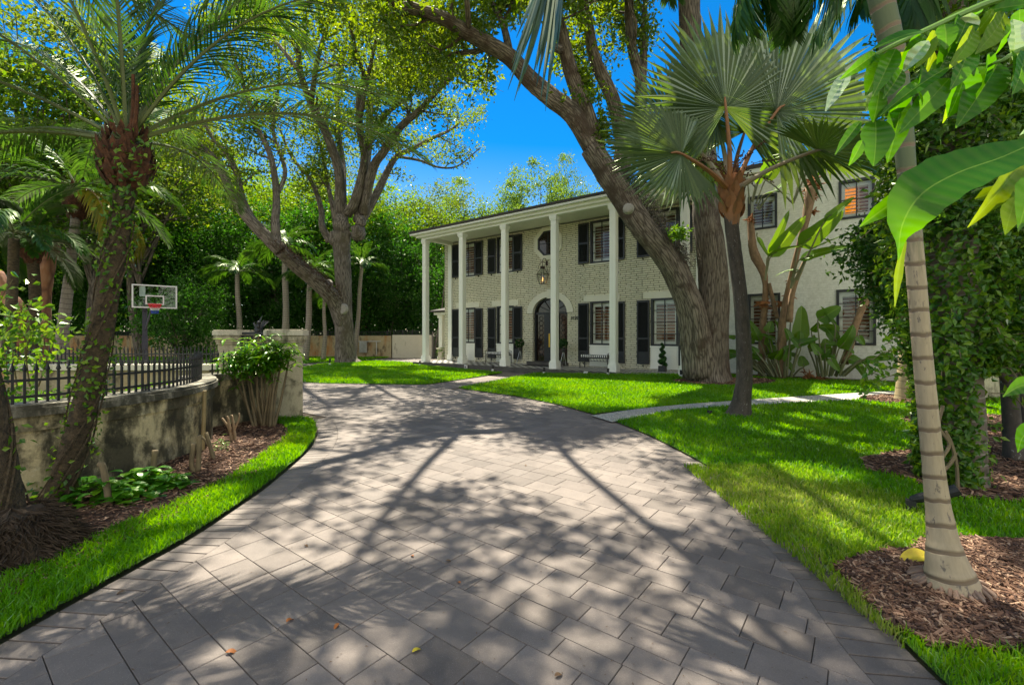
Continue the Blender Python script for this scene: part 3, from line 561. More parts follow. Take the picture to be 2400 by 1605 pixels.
# ================================================================== stained stucco walls, pillars, fences, gate, hoop
def stucco(name,c1,c2,dirt,amt=.5,rust=None,scale=1.3,lime=None,blot=.47):
    t=NT(name);co=t.co('Object');st=t.co('Object',(1.5,1.5,.62));n=t.noise(co,scale*1.4,6,.7);d=t.noise(st,scale*1.5,7,.66,.15);f=t.noise(co,45,4,.75);bl=t.noise(co,scale*2.6,7,.68,.1)
    c=t.mix(t.ramp(n,[(.3,(0,0,0)),(.7,(1,1,1))]),c1,c2)
    if rust: c=t.mix(t.ramp(t.noise(t.co('Object',(.8,.8,.25)),1.6,4,.7),[(.48,(0,0,0)),(.66,(.9,.9,.9))]),c,rust)
    if lime: c=t.mix(t.ramp(t.noise(co,scale*2.1,5,.7),[(.55,(0,0,0)),(.7,(.8,.8,.8))]),c,lime)
    c=t.mix(t.ramp(d,[(amt-.08,(0,0,0)),(amt+.05,(.9,.9,.9))]),c,dirt);c=t.mix(t.ramp(bl,[(blot,(0,0,0)),(blot+.13,(.85,.85,.85))]),c,tuple(x*.8 for x in dirt));c=t.mix(t.ramp(f,[(.3,(0,0,0)),(.7,(1,1,1))]),t.mix(1.0,c,(.72,.72,.7),'MULTIPLY'),c)
    return t.pr(c,.92,t.bump(t.math('ADD',f,t.math('MULTIPLY',bl,.6)),.55,.012))
m_stucco=stucco('mossy_stucco',(.74,.62,.37),(.58,.49,.29),(.04,.037,.022),.49,lime=(.85,.78,.58))
m_cap=stucco('weathered_cap',(.46,.42,.34),(.36,.33,.26),(.05,.047,.032),.50)
m_pillar=stucco('weathered_pillar',(.60,.53,.38),(.50,.44,.31),(.085,.078,.05),.55,blot=.56)
m_rear=stucco('rust_stained_wall',(.50,.41,.26),(.40,.32,.19),(.09,.065,.04),.60,rust=(.42,.16,.035),blot=.66)
m_pale=stucco('pale_stucco',(.72,.66,.54),(.66,.60,.48),(.22,.19,.13),.66,blot=.72)
def band(g,inner,outer,z0,z1,mi=0):
    A=np.array(inner);B=np.array(outer);n=len(A);st=lambda P,z:np.column_stack([P,np.full(n,z)]);V=np.concatenate([st(A,z0),st(B,z0),st(A,z1),st(B,z1)]);k=np.arange(n-1)
    g.add(V,[np.stack([k+n,k+n+1,k+3*n+1,k+3*n],1),np.stack([k+1,k,k+2*n,k+2*n+1],1),np.stack([k+2*n,k+3*n,k+3*n+1,k+2*n+1],1),np.stack([k,k+1,k+n+1,k+n],1),np.array([[0,n,3*n,2*n],[2*n-1,n-1,3*n-1,4*n-1]])],mi)
ac=np.array([-6.55,5.5]);arcp=lambda r,a0,a1,n=40:[(ac[0]+r*math.cos(a),ac[1]+r*math.sin(a)) for a in np.linspace(R(a0),R(a1),n)]
wall=thing('garden_wall','low curved stucco wall with black mould stains left of the driveway','wall',(-4.5,5,0))
g=G();band(g,arcp(2.15,-75,52),arcp(2.45,-75,52),-.05,.66);band(g,arcp(2.15,-75,52),arcp(2.475,-75,52),.661,.80);g.build('wall_face',m_stucco,wall)
g=G();band(g,arcp(2.10,-75,52.5),arcp(2.52,-75,52.5),.801,.875);band(g,arcp(2.12,-75,52.5),arcp(2.50,-75,52.5),.876,.905);g.build('coping',m_cap,wall)
wall2=thing('garden_wall','short straight stained wall section joining the near gate pillar','wall',(-4.8,8,0))
def straight(g,a,b,w,z0,z1,mi=0):
    a=np.array(a);b=np.array(b);t=nrm(b-a);n=np.array([-t[1],t[0]])*w/2;band(g,[a+n,b+n],[a-n,b-n],z0,z1,mi)
g=G();straight(g,(-5.02,7.50),(-4.52,8.36),.26,-.05,.70);straight(g,(-5.02,7.50),(-4.52,8.36),.30,.701,.80);g.build('wall_face',m_stucco,wall2)
g=G();straight(g,(-5.06,7.47),(-4.52,8.36),.40,.801,.90);g.build('coping',m_cap,wall2)
wall3=thing('garden_wall','low pale capped wall crossing behind the spiked fence near the far pillar','wall',(-9,9.9,0))
g=G();straight(g,(-15,9.9),(-6.1,9.85),.26,-.05,.80);g.build('wall_face',m_rear,wall3);g=G();straight(g,(-15,9.9),(-6.1,9.85),.40,.801,.92);g.build('coping',m_pale,wall3)
m_capst=stucco('pillar_cap_stone',(.66,.60,.48),(.55,.50,.39),(.14,.13,.09),.60,blot=.62)
def pillar(c,label,rz):
    r=thing('gate_pillar',label,'pillar',(c[0],c[1],0))
    sq=lambda s,ch:[(c[0]+x*math.cos(rz)-y*math.sin(rz),c[1]+x*math.sin(rz)+y*math.cos(rz)) for x,y in ((-s,-s+ch),(-s+ch,-s),(s-ch,-s),(s,-s+ch),(s,s-ch),(s-ch,s),(-s+ch,s),(-s,s-ch))]
    g=G();g.prism(sq(.275,.012),-.05,1.36);g.build('pillar_shaft',m_pillar,r)
    g=G();g.prism(sq(.30,.03),1.361,1.41);g.prism(sq(.325,.05),1.411,1.455);g.prism(sq(.350,.06),1.456,1.535);g.build('capital',m_pillar,r)
    g=G();P=sq(.375,.10);g.prism(P,1.545,1.635);g.prism(sq(.352,.10),1.636,1.655);g.build('cap_stone',m_capst,r)
pillar((-4.27,8.62),'nearer weathered gate pillar beside the stemmed shrub',R(26))
pillar((-5.88,9.62),'farther weathered gate pillar behind the black gate crest',R(31))
# ---- spiked iron fences: each picket a part sharing one mesh
def picket_mesh(hh,w):
    g=G();g.box(-w/2,w/2,-w/2,w/2,0,hh-.10);g.tube([(0,0,hh-.105),(0,0,hh-.095),(0,0,hh-.085),(0,0,hh-.05),(0,0,hh)],[w*.35,w*.6,w*1.05,w*.55,.001],4);return g
def fence(path,z,hh,sp,label,rails=(.05,.205),w=.019):
    P=np.array(path,float);s=np.concatenate([[0],np.cumsum(np.linalg.norm(np.diff(P,axis=0),axis=1))]);n=min(98,int(s[-1]/sp));c=P.mean(0)
    r=thing('iron_fence',label,'fence',(float(P[0][0]),float(P[0][1]),z))
    I=lambda q:np.array([np.interp(q,s,P[:,0]),np.interp(q,s,P[:,1])])
    for zr in rails:
        g=G();m=max(2,len(P));pts=[I(q) for q in np.linspace(0,s[-1],m)];nn=nrm(np.gradient(np.array(pts),axis=0));off=np.stack([-nn[:,1],nn[:,0]],1)*.008;band(g,(np.array(pts)+off),(np.array(pts)-off),z+zr,z+zr+.026);g.build('rail',m_iron,r)
    o=None
    for i in range(n):
        q=I((i+.5)*s[-1]/n);T=I(min(s[-1],(i+.6)*s[-1]/n))-I((i+.4)*s[-1]/n);M=rot((q[0],q[1],z),math.atan2(T[1],T[0]))
        if o is None: o=picket_mesh(hh,w).build('picket',m_iron,r);o.matrix_basis=M
        else: share(o,'picket',r,M)
    for q in np.linspace(0,s[-1],5)[1:4]:
        g=G();p=I(q);g.cyl(p,.012,z-.02,z+.06,6);g.build('foot',m_iron,r)
fence(arcp(2.31,-62,51,60),.905,.40,.078,'black spiked iron fence curving along the top of the stained wall')
fence([(-5.0,7.52),(-4.56,8.30)],.90,.40,.085,'short black spiked iron fence on the straight wall beside the gate pillar')
fence([(-13.5,9.9),(-6.15,9.86)],.92,.40,.085,'farther black spiked iron fence standing on the pale capped wall')
# ---- gate with a leafy crest
gate=thing('iron_gate','black iron garden gate with scrollwork and a leafy crest between two pillars','gate',(-4.95,9.2,0))
ga=np.array([-4.58,8.86]);gb=np.array([-5.60,9.42]);gt=nrm(gb-ga);gp=lambda s,z:(ga[0]+gt[0]*s,ga[1]+gt[1]*s,z);gl=float(np.linalg.norm(gb-ga))
g=G();
for s in (.015,gl-.015): g.bar(gp(s,.05),gp(s,1.60),.045)
for z in (.10,.72,1.36,1.585): g.bar(gp(0,z),gp(gl,z),.045)
g.build('gate_frame',m_iron,gate)
g=G()
for i in range(12): s=(i+.5)*gl/12;g.bar(gp(s,.1),gp(s,1.36),.016)
g.build('bars',m_iron,gate)
g=G()
for i in range(8):
    s=(i+.5)*gl/8;cz=1.47
    for q in (-1,1): g.tube([gp(s+q*.03*math.cos(a)*(1-a/9)+q*.012,cz+.075*math.sin(a)*(1-a/12)) for a in np.linspace(0,5.2,12)],.008,4,cap=False)
g.build('scrollwork',m_iron,gate)
g=G();cs=gl/2
for q in (-1,1):
    for k in range(6):
        b=np.array(gp(cs+q*(.03+.018*k),1.60+.035*k));d=np.array([gt[0]*q*(.25+.12*k),gt[1]*q*(.25+.12*k),1-.12*k]);bigleaf(g,b,d,(-gt[1],gt[0],.1),.15,.06,.9,5,.3)
for k in range(5): bigleaf(g,gp(cs+(k-2)*.035,1.60+.03*(2-abs(k-2))),(gt[0]*(k-2)*.18,gt[1]*(k-2)*.18,1),(-gt[1],gt[0],.2),.20+.05*(2-abs(k-2)),.07,.5,6,.3)
for z,rr in ((1.64,.05),(1.72,.045),(1.80,.035)): g.ball(gp(cs,z),rr,8,6)
g.build('crest',m_iron,gate)
# ---- basketball hoop
hx,hy=-15.75,19.5
hoop=thing('basketball_hoop','clear basketball backboard with white border and red rim on a dark pole','hoop',(hx,hy,0))
hr=R(38);hl=lambda x,y,z:(hx+x*math.cos(hr)-y*math.sin(hr),hy+x*math.sin(hr)+y*math.cos(hr),z)
def hb(g,*b): g.box(*b,M=Matrix.Translation((hx,hy,0))@Matrix.Rotation(hr,4,'Z'))
m_navy=plain('dark_blue_pole',(.018,.02,.035),(.03,.03,.045),5,.5,.05);m_frame=plain('white_metal',(.72,.72,.70),(.6,.6,.58),4,.45,.05);m_red=plain('red_rim',(.62,.02,.04),(.5,.02,.03),8,.45,0);m_netw=plain('white_net',(.75,.75,.72),None,8,.8,0);m_netb=plain('blue_net',(.02,.05,.42),None,8,.8,0)
g=G();hb(g,-.09,.09,.85,1.03,-.02,2.75);hb(g,-.11,.11,.83,1.05,.9,1.5);g.build('pole',m_navy,hoop)
g=G();g.bar(hl(0,.9,2.6),hl(.0,.1,3.1),.10);g.bar(hl(0,.9,1.7),hl(.25,.1,2.75),.05);g.build('arm',m_navy,hoop)
bx0,bx1,bz0,bz1=-.42,1.13,2.71,3.71;cx=(bx0+bx1)/2;by=0.0
g=G();w=.055
hb(g,bx0,bx0+w,by-.02,by+.03,bz0,bz1);hb(g,bx1-w,bx1,by-.02,by+.03,bz0,bz1);hb(g,bx0+w,bx1-w,by-.019,by+.029,bz0,bz0+w);hb(g,bx0+w,bx1-w,by-.019,by+.029,bz1-w,bz1);g.build('board_frame',m_frame,hoop)
g=G();x0,x1,z0,z1=cx-.32,cx+.32,2.86,3.26;hb(g,x0,x0+.05,by-.016,by-.012,z0,z1);hb(g,x1-.05,x1,by-.016,by-.012,z0,z1);hb(g,x0+.05,x1-.05,by-.0155,by-.0125,z0,z0+.05);hb(g,x0+.05,x1-.05,by-.0155,by-.0125,z1-.05,z1);hb(g,bx0+.25,bx0+.45,by+.04,by+.05,bz0+.5,bz1-.08);g.build('target_square',m_frame,hoop)
t=NT('clear_board');a=t.n('ShaderNodeBsdfTransparent',{'Color':(.8,.86,.84)});b=t.n('ShaderNodeBsdfGlossy',{'Color':(1,1,1),'Roughness':.03});mx=t.n('ShaderNodeMixShader',{0:.03,1:a.outputs[0],2:b.outputs[0]});t.t.links.new(mx.outputs[0],t.o.inputs[0]);m_clear=t.m
g=G();hb(g,bx0+w,bx1-w,by-.004,by+.004,bz0+w,bz1-w);g.build('backboard',m_clear,hoop)
rc=(cx,-.36);g=G();g.tube([hl(rc[0]+.235*math.cos(a),rc[1]+.225*math.sin(a),2.86) for a in np.linspace(0,2*PI,21)],.014,6,cap=False);hb(g,cx-.09,cx+.09,-.14,-.022,2.74,2.87);g.build('rim',m_red,hoop)
for z0,z1,r0,r1,mm,nm in ((2.845,2.70,.222,.17,m_red,'red_net'),(2.70,2.60,.17,.135,m_netw,'white_net'),(2.60,2.46,.135,.115,m_netb,'blue_net')):
    g=G()
    for i in range(14):
        for q in (-1,1):
            a0=2*PI*i/14;a1=a0+q*2*PI/14;g.tube([hl(rc[0]+r0*math.cos(a0),rc[1]+r0*math.sin(a0),z0),hl(rc[0]+r1*math.cos(a1),rc[1]+r1*math.sin(a1),z1)],.008 if nm!='red_net' else .011,4,cap=False)
    g.build(nm,mm,hoop)
# ---- rear wall with railing, side gate
rw=thing('boundary_wall','long rust stained rear boundary wall below the dark trees','wall',(-15,31,0))
g=G();straight(g,(-40,31.2),(-8.25,31.2),.22,-.05,1.50);g.build('wall_face',m_rear,rw)
rw2=thing('boundary_wall','short pale rear wall section with a railing left of the house porch','wall',(-7,30.9,0))
g=G();straight(g,(-8.13,31.1),(-5.35,30.5),.22,-.05,1.55);g.build('wall_face',m_pale,rw2)
def railing(a,b,z,label,n):
    a=np.array(a);b=np.array(b);r=thing('railing',label,'railing',(a[0],a[1],z));t=nrm(b-a);g=G()
    for zz in (.05,.24): g.bar((*a,z+zz),(*b,z+zz),.03)
    g.build('rail',m_iron,r);g=G()
    for i in range(n): p=a+(b-a)*(i+.5)/n;g.bar((*p,z),(*p,z+.34),.022)
    tag(g.build('pickets',m_iron,r),kind='stuff')
    for i in range(0,n,max(8,n//6)): p=a+(b-a)*i/n;G().bar((*p,z),(*p,z+.36),.05).build('post',m_iron,r)
railing((-33,31.2),(-8.3,31.2),1.5,'dark railing along the top of the long rust stained rear wall',200)
railing((-8.1,31.1),(-5.4,30.5),1.55,'grey railing on the short pale wall beside the house',32)
sg=thing('side_gate','arched grey iron side gate between the pale rear wall and the house','gate',(-4.9,30.2,0))
a=np.array([-5.3,30.4]);b=np.array([-4.3,29.9]);g=G();q=lambda s,z:(*(a+(b-a)*s),z)
for s in (0,1): g.bar(q(s,0),q(s,1.75),.07)
for z in (.12,1.5): g.bar(q(0,z),q(1,z),.04)
g.tube([q(s,1.55+.28*math.sin(PI*s)) for s in np.linspace(0,1,12)],.02,5)
m_grey=plain('grey_iron',(.16,.14,.12),(.12,.1,.09),10,.6,.1)
g.build('gate_frame',m_grey,sg);g=G()
for i in range(1,12): g.bar(q(i/12,.1),q(i/12,1.52+.2*math.sin(PI*i/12)),.022)
g.build('bars',m_grey,sg);g=G()
for k in (-1,1):
    for c in (.38,.5,.62): g.tube([q(c+k*.045*math.cos(t_),1.78+.08*math.sin(t_)) for t_ in np.linspace(0,5,10)],.012,4,cap=False)
g.build('scroll_top',m_grey,sg)
# wall glimpsed between the trunks at the far right
rw3=thing('boundary_wall','dim beige boundary wall behind the thin trunks at the right edge','wall',(12,9,0))
g=G();straight(g,(9.9,9.9),(24,11.4),.2,-.05,1.5);g.build('wall_face',m_pillar,rw3)
# ================================================================== porch things
def porch(px,py_unused,v): return fpix(px,v)
m_cush=None
t=NT('striped_cushion');s=t.n('ShaderNodeSeparateXYZ',{0:t.co('Object')}).outputs[0];f=t.math('FRACT',t.math('MULTIPLY',s,11.5));c=t.mix(t.math('GREATER_THAN',f,.5),(.02,.02,.022),(.72,.72,.69));m_cush=t.pr(c,.85)
def bench(u,v,label):
    r=thing('bench',label,'bench',tuple(fac(u,v,.2)),ANG,'benches on the porch');L=.62
    def hb(g,n,m): return g.build(n,m,r,local=True)
    for i,(sx,sy) in enumerate(((-1,-1),(1,-1),(-1,1),(1,1))): g=G();g.bar((sx*L,sy*.2,0),(sx*L,sy*.2,.44),.028);hb(g,'leg',m_iron)
    g=G();g.box(-L-.014,L+.014,-.22,.22,.40,.435);
    for k in range(9): x=-L+.07+k*(2*L-.14)/8;g.bar((x,-.205,.39),(x+.05,-.205,.30),.012)
    g.bar((-L,-.205,.295),(L,-.205,.295),.016);hb(g,'seat_frame',m_iron)
    for sx in (-1,1):
        g=G();g.tube([(sx*L,-.2,.44),(sx*(L+.01),-.2,.60),(sx*(L+.01),.0,.63),(sx*(L+.01),.2,.60),(sx*L,.2,.44)],.014,6)
        for k in (-.1,0,.1): g.tube([(sx*L,k+.04*math.cos(a),.52+.05*math.sin(a)) for a in np.linspace(0,6.28,9)],.008,4,cap=False)
        hb(g,'armrest',m_iron)
    g=G();g.box(-L+.03,L-.03,-.21,.21,.437,.54);o=hb(g,'cushion',m_cush);bv=o.modifiers.new('b','BEVEL');bv.width=.03;bv.segments=3
bench(8.86,1.25,'black iron bench with a striped cushion right of the front door')
bench(3.72,1.25,'black iron bench with a striped cushion left of the front door')
m_box=leafmat('boxwood_leaf',[(.012,.05,.012),(.02,.08,.018),(.035,.11,.02)],tr=(.08,.2,.02),tw=.25,rough=.3,gl=.05);m_flower=plain('pink_flower',(.6,.35,.3),(.55,.45,.4),20,.7,0)
m_silver=plain('silver_stand',(.5,.5,.48),None,8,.35,0,Metallic=.8);m_pot=plain('black_pot',(.015,.015,.017),(.03,.03,.03),10,.45,.1)
def leafball(g,c,r,n,sz,flat=1.0,mi=0):
    d=rdir(n);P=np.array(c)+d*r*(.90+.12*rg.random((n,1)))*np.array([1,1,flat]);leaves(g,P,nrm(d*.7+rdir(n)),d+.5*rdir(n),sz*(.7+.6*rg.random(n)),sz*.6,mi=mi)
for u,lab in ((4.98,'round topiary ball in a black pot left of the front door'),(7.30,'round topiary ball in a black pot right of the front door')):
    v=1.25;r=thing('topiary_ball',lab,'potted plant',tuple(fac(u,v,.2)),ANG,'topiary balls beside the front door')
    g=G();g.ball((0,0,.98),.19,14,9);leafball(g,(0,0,.98),.20,1500,.045);g.build('foliage',m_box,r,local=True)
    g=G();d=rdir(60);P=np.array((0,0,.98))+d*.215;leaves(g,P,rdir(60),d,.03,.03);g.build('blossoms',m_flower,r,local=True)
    g=G();g.tube([(0.03,0,.62),(.03,0,.70),(.03,0,.83)],[.07,.085,.09],8);g.build('pot',m_pot,r,local=True)
    g=G();
    for a in (0,2.1,4.2): g.bar((.03+.02*math.cos(a),.02*math.sin(a),.62),(.16*math.cos(a),.16*math.sin(a),0),.014)
    g.build('stand',m_silver,r,local=True)
for u,lab in ((11.62,'green spiral topiary in a black square pot before the right porch window'),(1.42,'green spiral topiary half hidden behind the second porch column')):
    r=thing('spiral_topiary',lab,'potted plant',tuple(fac(u,1.2,.2)),ANG,'spiral topiaries on the porch')
    g=G();g.box(-.12,.12,-.12,.12,0,.21);g.build('pot',m_pot,r,local=True)
    g=G();T=np.linspace(0,1,40);path=[(.10*(1-.75*t_)*math.cos(t_*22),.10*(1-.75*t_)*math.sin(t_*22),.24+.78*t_) for t_ in T];g.tube(path,.085*(1-.55*T),8,rough=.1)
    for p,t_ in zip(path,T): leafball(g,p,.092*(1-.55*t_),70,.03)
    g.build('foliage',m_box,r,local=True);g=G();g.bar((0,0,.2),(0,0,1.0),.02);g.build('stem',m_pot,r,local=True)
# lantern over the door on a gooseneck
lan=thing('lantern','copper framed gas lantern hanging on a scroll bracket above the front door','lantern',tuple(fac(6.12,1.45,3.85)),ANG)
m_cop=plain('aged_copper',(.07,.04,.028),(.03,.022,.018),10,.45,.1,Metallic=.6)
g=G()
for sx in (-1,1):
    for sy in (-1,1): g.bar((sx*.11,sy*.11,0),(sx*.19,sy*.19,.42),.018)
    for z,w in ((0,.11),(.42,.19)): g.bar((sx*w,-w,z),(sx*w,w,z),.02);g.bar((-w,sx*w,z),(w,sx*w,z),.02)
    g.bar((sx*.19,-.19,.42),(sx*.07,-.07,.66),.018);g.bar((sx*.19,.19,.42),(sx*.07,.07,.66),.018)
g.box(-.10,.10,-.10,.10,-.02,.0);g.box(-.075,.075,-.075,.075,.66,.78);g.build('lantern_frame',m_cop,lan,local=True)
g=G();
for k in range(4):
    M=Matrix.Rotation(k*PI/2,4,'Z');g.add(xf([(-.10,-.112,.01),(.10,-.112,.01),(.178,-.188,.41),(-.178,-.188,.41)],M),np.array([[0,1,2,3]]));g.add(xf([(-.178,-.188,.43),(.178,-.188,.43),(.07,-.07,.65),(-.07,-.07,.65)],M),np.array([[0,1,2,3]]))
g.build('lantern_glass',m_glass,lan,local=True)
t=NT('gas_flame');e=t.n('ShaderNodeEmission',{'Color':(1,.42,.14,1),'Strength':1.2});t.t.links.new(e.outputs[0],t.o.inputs[0]);m_fl=t.m
g=G();g.tube([(0,0,.1),(0,0,.16),(.01,0,.22),(0,0,.30)],[.012,.03,.022,.002],8);g.build('flame',m_fl,lan,local=True)
g=G();g.tube(smooth_path([(0,.33,.95),(0,.25,1.12),(0,.08,1.14),(0,0,1.0),(0,0,.78)],5),.014,6);g.tube([(.26*math.cos(a),0,.52+.46*math.sin(a)) for a in np.linspace(0,PI,16)],.010,5);g.box(-.05,.05,.33,.352,.85,1.05);g.build('bracket',m_cop,lan,local=True)
mat_=tag(G().box(-.75,.75,-.32,.32,.006,.02).build('doormat',plain('dark_mat',(.012,.012,.012),None,30,.95,.3)),'dark doormat on the checkered porch below the front door step','doormat');mat_.location=tuple(fac(6.3,1.0,.2));mat_.rotation_euler=(0,0,ANG)
# garden uplights and outlet boxes along the porch edge
def uplight(p,lab,h=.2,grp='spotlights along the porch edge',tilt=.0,m=None):
    r=thing('spotlight',lab,'spotlight',tuple(p),ANG,grp)
    g=G();g.tube([(0,0,h*.45),(tilt*.1,.0,h*.6),(tilt*.4,.01,h),(tilt*.5,.012,h*1.2)],[.026,.04,.044,.046],10);g.build('lamp_head',m_iron,r,local=True)
    g=G();g.box(-.035,.035,-.035,.035,-.02,h*.44);g.build('base_box',m or m_frame,r,local=True)
labs=['black spotlight at the far left corner of the porch','black spotlight between the second and third porch column','black spotlight before the column at the front door','black spotlight before the fifth porch column','black spotlight at the porch end beside the big oak']
for px,l in zip((984,1155,1275,1425,1596),labs): u=fpix(px,-.62 if px in(1155,1275) else -.55);v=-.9 if px in(1155,1275) else -.55;q=fac(fpix(px,v),v);uplight((q[0],q[1],lawn_z(q[0],q[1])),l)
for px,l in ((1092,'small white outlet box on the slab edge below the second porch column'),(1373,'small white outlet box on the slab edge between the fourth and fifth porch column')):
    q=fac(fpix(px,-.5),-.5);r=thing('outlet_box',l,'outlet box',(q[0],q[1],.0),ANG);g=G();g.box(-.07,.07,-.04,.04,-.02,.2);g.build('box',m_frame,r,local=True);g=G();g.box(-.03,.03,-.05,-.041,.06,.15);g.build('cover',m_iron,r,local=True)
q=gnd(773,858);uplight((q[0],q[1],.02),'black spotlight on the lawn island left of the pruned oak',.3,'spotlights on the lawns')
q=gnd(2135,1200);uplight((q[0],q[1],.02),'black tilted spotlight on the grass behind the ringed palm',.20,'spotlights on the lawns',.6,m_iron)
q=gnd(1663,975);uplight((q[0],q[1],.0),'small black spotlight left of the fan palm foot',.09,'spotlights on the lawns',0,m_iron)
# planter by the side bay
q=fac(fpix(1036,2.6),2.6,0);pl=thing('planter','pale stone planter with trailing green plant at the left end of the porch','planter',tuple(q))
g=G();g.cyl(q[:2],.2,-.02,.75,10,0,.26);g.cyl(q[:2],.34,.751,.80,12);g.build('pedestal',m_pale,pl)
# utility box on rear wall
ub=thing('utility_box','grey electrical box with pipes on the rear wall right of the oak','utility box',(-11.0,31,0))
g=G();q=at(852,800,31.0);g.box(q[0]-.25,q[0]+.25,30.9,31.07,.35,1.1);g.build('cabinet',m_silver,ub);g=G();g.bar((q[0]-.6,30.95,1.12),(q[0]+1.2,30.95,1.12),.05);g.bar((q[0]+.9,30.95,.2),(q[0]+.9,30.95,1.1),.05);g.build('pipe',m_silver,ub)
# ================================================================== trees
m_oakbark=bark('oak_bark',(.155,.13,.103),(.24,.205,.168),(.045,.035,.027),(15,15,2.2),.035,moss=(.085,.07,.045))
m_oakbark2=bark('rough_oak_bark',(.16,.125,.095),(.25,.205,.16),(.045,.033,.024),(17,17,2.4),.04,moss=(.07,.045,.03))
m_moss=plain('brown_moss',(.10,.055,.03),(.05,.03,.018),20,1,.6)
m_oakleaf=leafmat('oak_leaf',[(.022,.075,.006),(.045,.11,.008),(.075,.14,.010),(.12,.165,.012)],tr=(.44,.62,.01),tw=.55,rough=.5,gl=.02)
m_cut=plain('pruned_wood',(.36,.33,.29),(.26,.24,.21),8,.9,.3)
def limbs2tree(limbs,rs,dens1=2.0,dens2=3.2,L1=2.0,L2=.8,start=.3,up=.25,lpt=60,spread=.32,lsz=.14,trunk_g=None,zmin=-9,keep=None,spine=0.0):
    """limbs: list of (points, r0, r1). Grows side branches and twigs, returns branch geometry + leaf arrays"""
    r=np.random.default_rng(rs);g=trunk_g or G();LP=[]
    def curve(b,d,L,n=6,wig=.28):
        p=[np.array(b)];d=nrm(d)
        for _ in range(n): d=nrm(d+wig*r.standard_normal(3)+np.array([0,0,.04]));p.append(p[-1]+d*L/n)
        return np.array(p)
    for pts,r0,r1 in limbs:
        P=smooth_path(pts,6);rad=np.linspace(r0,r1,len(P))+.004
        g.tube(P,rad,10 if r0>.12 else 7,rough=.05)
        s=np.concatenate([[0],np.cumsum(np.linalg.norm(np.diff(P,axis=0),axis=1))]);T=nrm(np.gradient(P,axis=0))
        n1=max(2,int(s[-1]*dens1*(1-start)))
        for i in range(n1+2):
            q=s[-1]*(start+(1-start)*min(1,(i+r.random())/n1));b=np.array([np.interp(q,s,P[:,k]) for k in range(3)]);t_=np.array([np.interp(q,s,T[:,k]) for k in range(3)])
            o=r.standard_normal(3);o-=t_*np.dot(o,t_);o=nrm(o);l1=L1*(.55+.7*r.random())*(1.1-.35*q/s[-1])
            if b[2]<zmin: continue
            if keep is not None and not keep((b+nrm(t_*.6+o*.85+np.array([0,0,up]))*l1*.8)[None])[0]: continue
            c1=curve(b,t_*.6+o*.85+np.array([0,0,up]),l1);rb=min(.045*l1/1.6,np.interp(q,s,rad)*.55)
            g.tube(c1,np.linspace(rb,.008,len(c1)),5,cap=False)
            s1=np.linspace(0,1,len(c1))
            for j in range(max(2,int(l1*dens2))):
                w=.25+.75*(j+r.random())/max(1,int(l1*dens2));w=min(w,1);b2=np.array([np.interp(w,s1,c1[:,k]) for k in range(3)]);o2=nrm(r.standard_normal(3));c2=curve(b2,(c1[-1]-c1[0])/l1*.5+o2,L2*(.5+.8*r.random()),4,.35)
                g.tube(c2,np.linspace(.011,.004,len(c2)),3,cap=False);LP.append(c2)
    if not LP: return g,np.zeros((0,3))
    LP=np.array(LP);n=len(LP);k=lpt;idx=np.repeat(np.arange(n),k);w=.3+.7*r.random(n*k);f=w*(LP.shape[1]-1);i0=np.minimum(f.astype(int),LP.shape[1]-2);fr=(f-i0)[:,None]
    pos=LP[idx,i0]*(1-fr)+LP[idx,i0+1]*fr+r.standard_normal((n*k,3))*spread*np.array([1,1,.75])
    if keep is not None: pos=pos[keep(pos)]
    return g,pos
def crown(pos,mat,name,parent,lsz,asp=.5,flat=.6):
    n=len(pos);g=G();N=nrm(np.array([0,0,flat])+rdir(n)*.9);D=rdir(n);D=nrm(D-N*(D*N).sum(1,keepdims=True)+np.array([0,0,-.15]));leaves(g,pos,D,N,lsz*(.45+1.0*rg.random(n)**1.3),lsz*asp*(.8+.4*rg.random(n)),.15)
    return g.build(name,mat,parent)
A=lambda d0,*pp:[at(x,y,d) for x,y,d in [(p[0],p[1],(p[2] if len(p)>2 else 0)+d0) for p in pp]]
# ---- pruned oak on the lawn island
t1=thing('oak_tree','tall pruned oak with a low mossy side limb standing on the lawn island','tree',tuple(gnd(812,850)))
tg=G();tp=A(25,(812,853),(810,835),(809,790),(806,720),(803,650),(801,590),(800,545));tg.tube(smooth_path(tp,5),np.interp(np.linspace(0,1,31),[0,.05,.12,.3,.6,.85,1],[.86,.70,.60,.50,.42,.44,.58]),18,rough=.06)
for x,y,r_ in ((783,560,.30),(838,545,.38),(800,528,.5),(846,520,.28)): tg.ball(at(x,y,24.8),r_,10,7,jit=.12,sz=1.2)
tg.tube(smooth_path(A(25,(806,760),(790,716,-.3),(767,684,-.9),(732,650,-1.6),(688,614,-2.4),(658,588,-3)),5),np.linspace(.47,.34,26),14,rough=.07)
tg.build('trunk',m_oakbark,t1,True)
ms=G();q=smooth_path(A(24.9,(790,706,-.3),(767,672,-.9),(732,638,-1.6),(688,602,-2.4),(650,572,-3)),14);n=5200;i=rg.integers(0,len(q),n);P=q[i]+rg.standard_normal((n,3))*np.array([.20,.22,.10])+np.array([0,-.05,-.06]);leaves(ms,P,nrm(rdir(n)+np.array([0,0,.7])),rdir(n),.13,.035);ms.build('moss',m_moss,t1)
for x,y,r_ in ((777,671,.27),(812,727,.28)):
    g=G();c=at(x,y,25);T=nrm(np.array([-.1,-1,.1]));c=c+T*.42;g.tube([c,c+T*.12,c+T*.16],[r_*1.15,r_,r_*.75],14);g.build('pruning_scar',m_cut,t1)
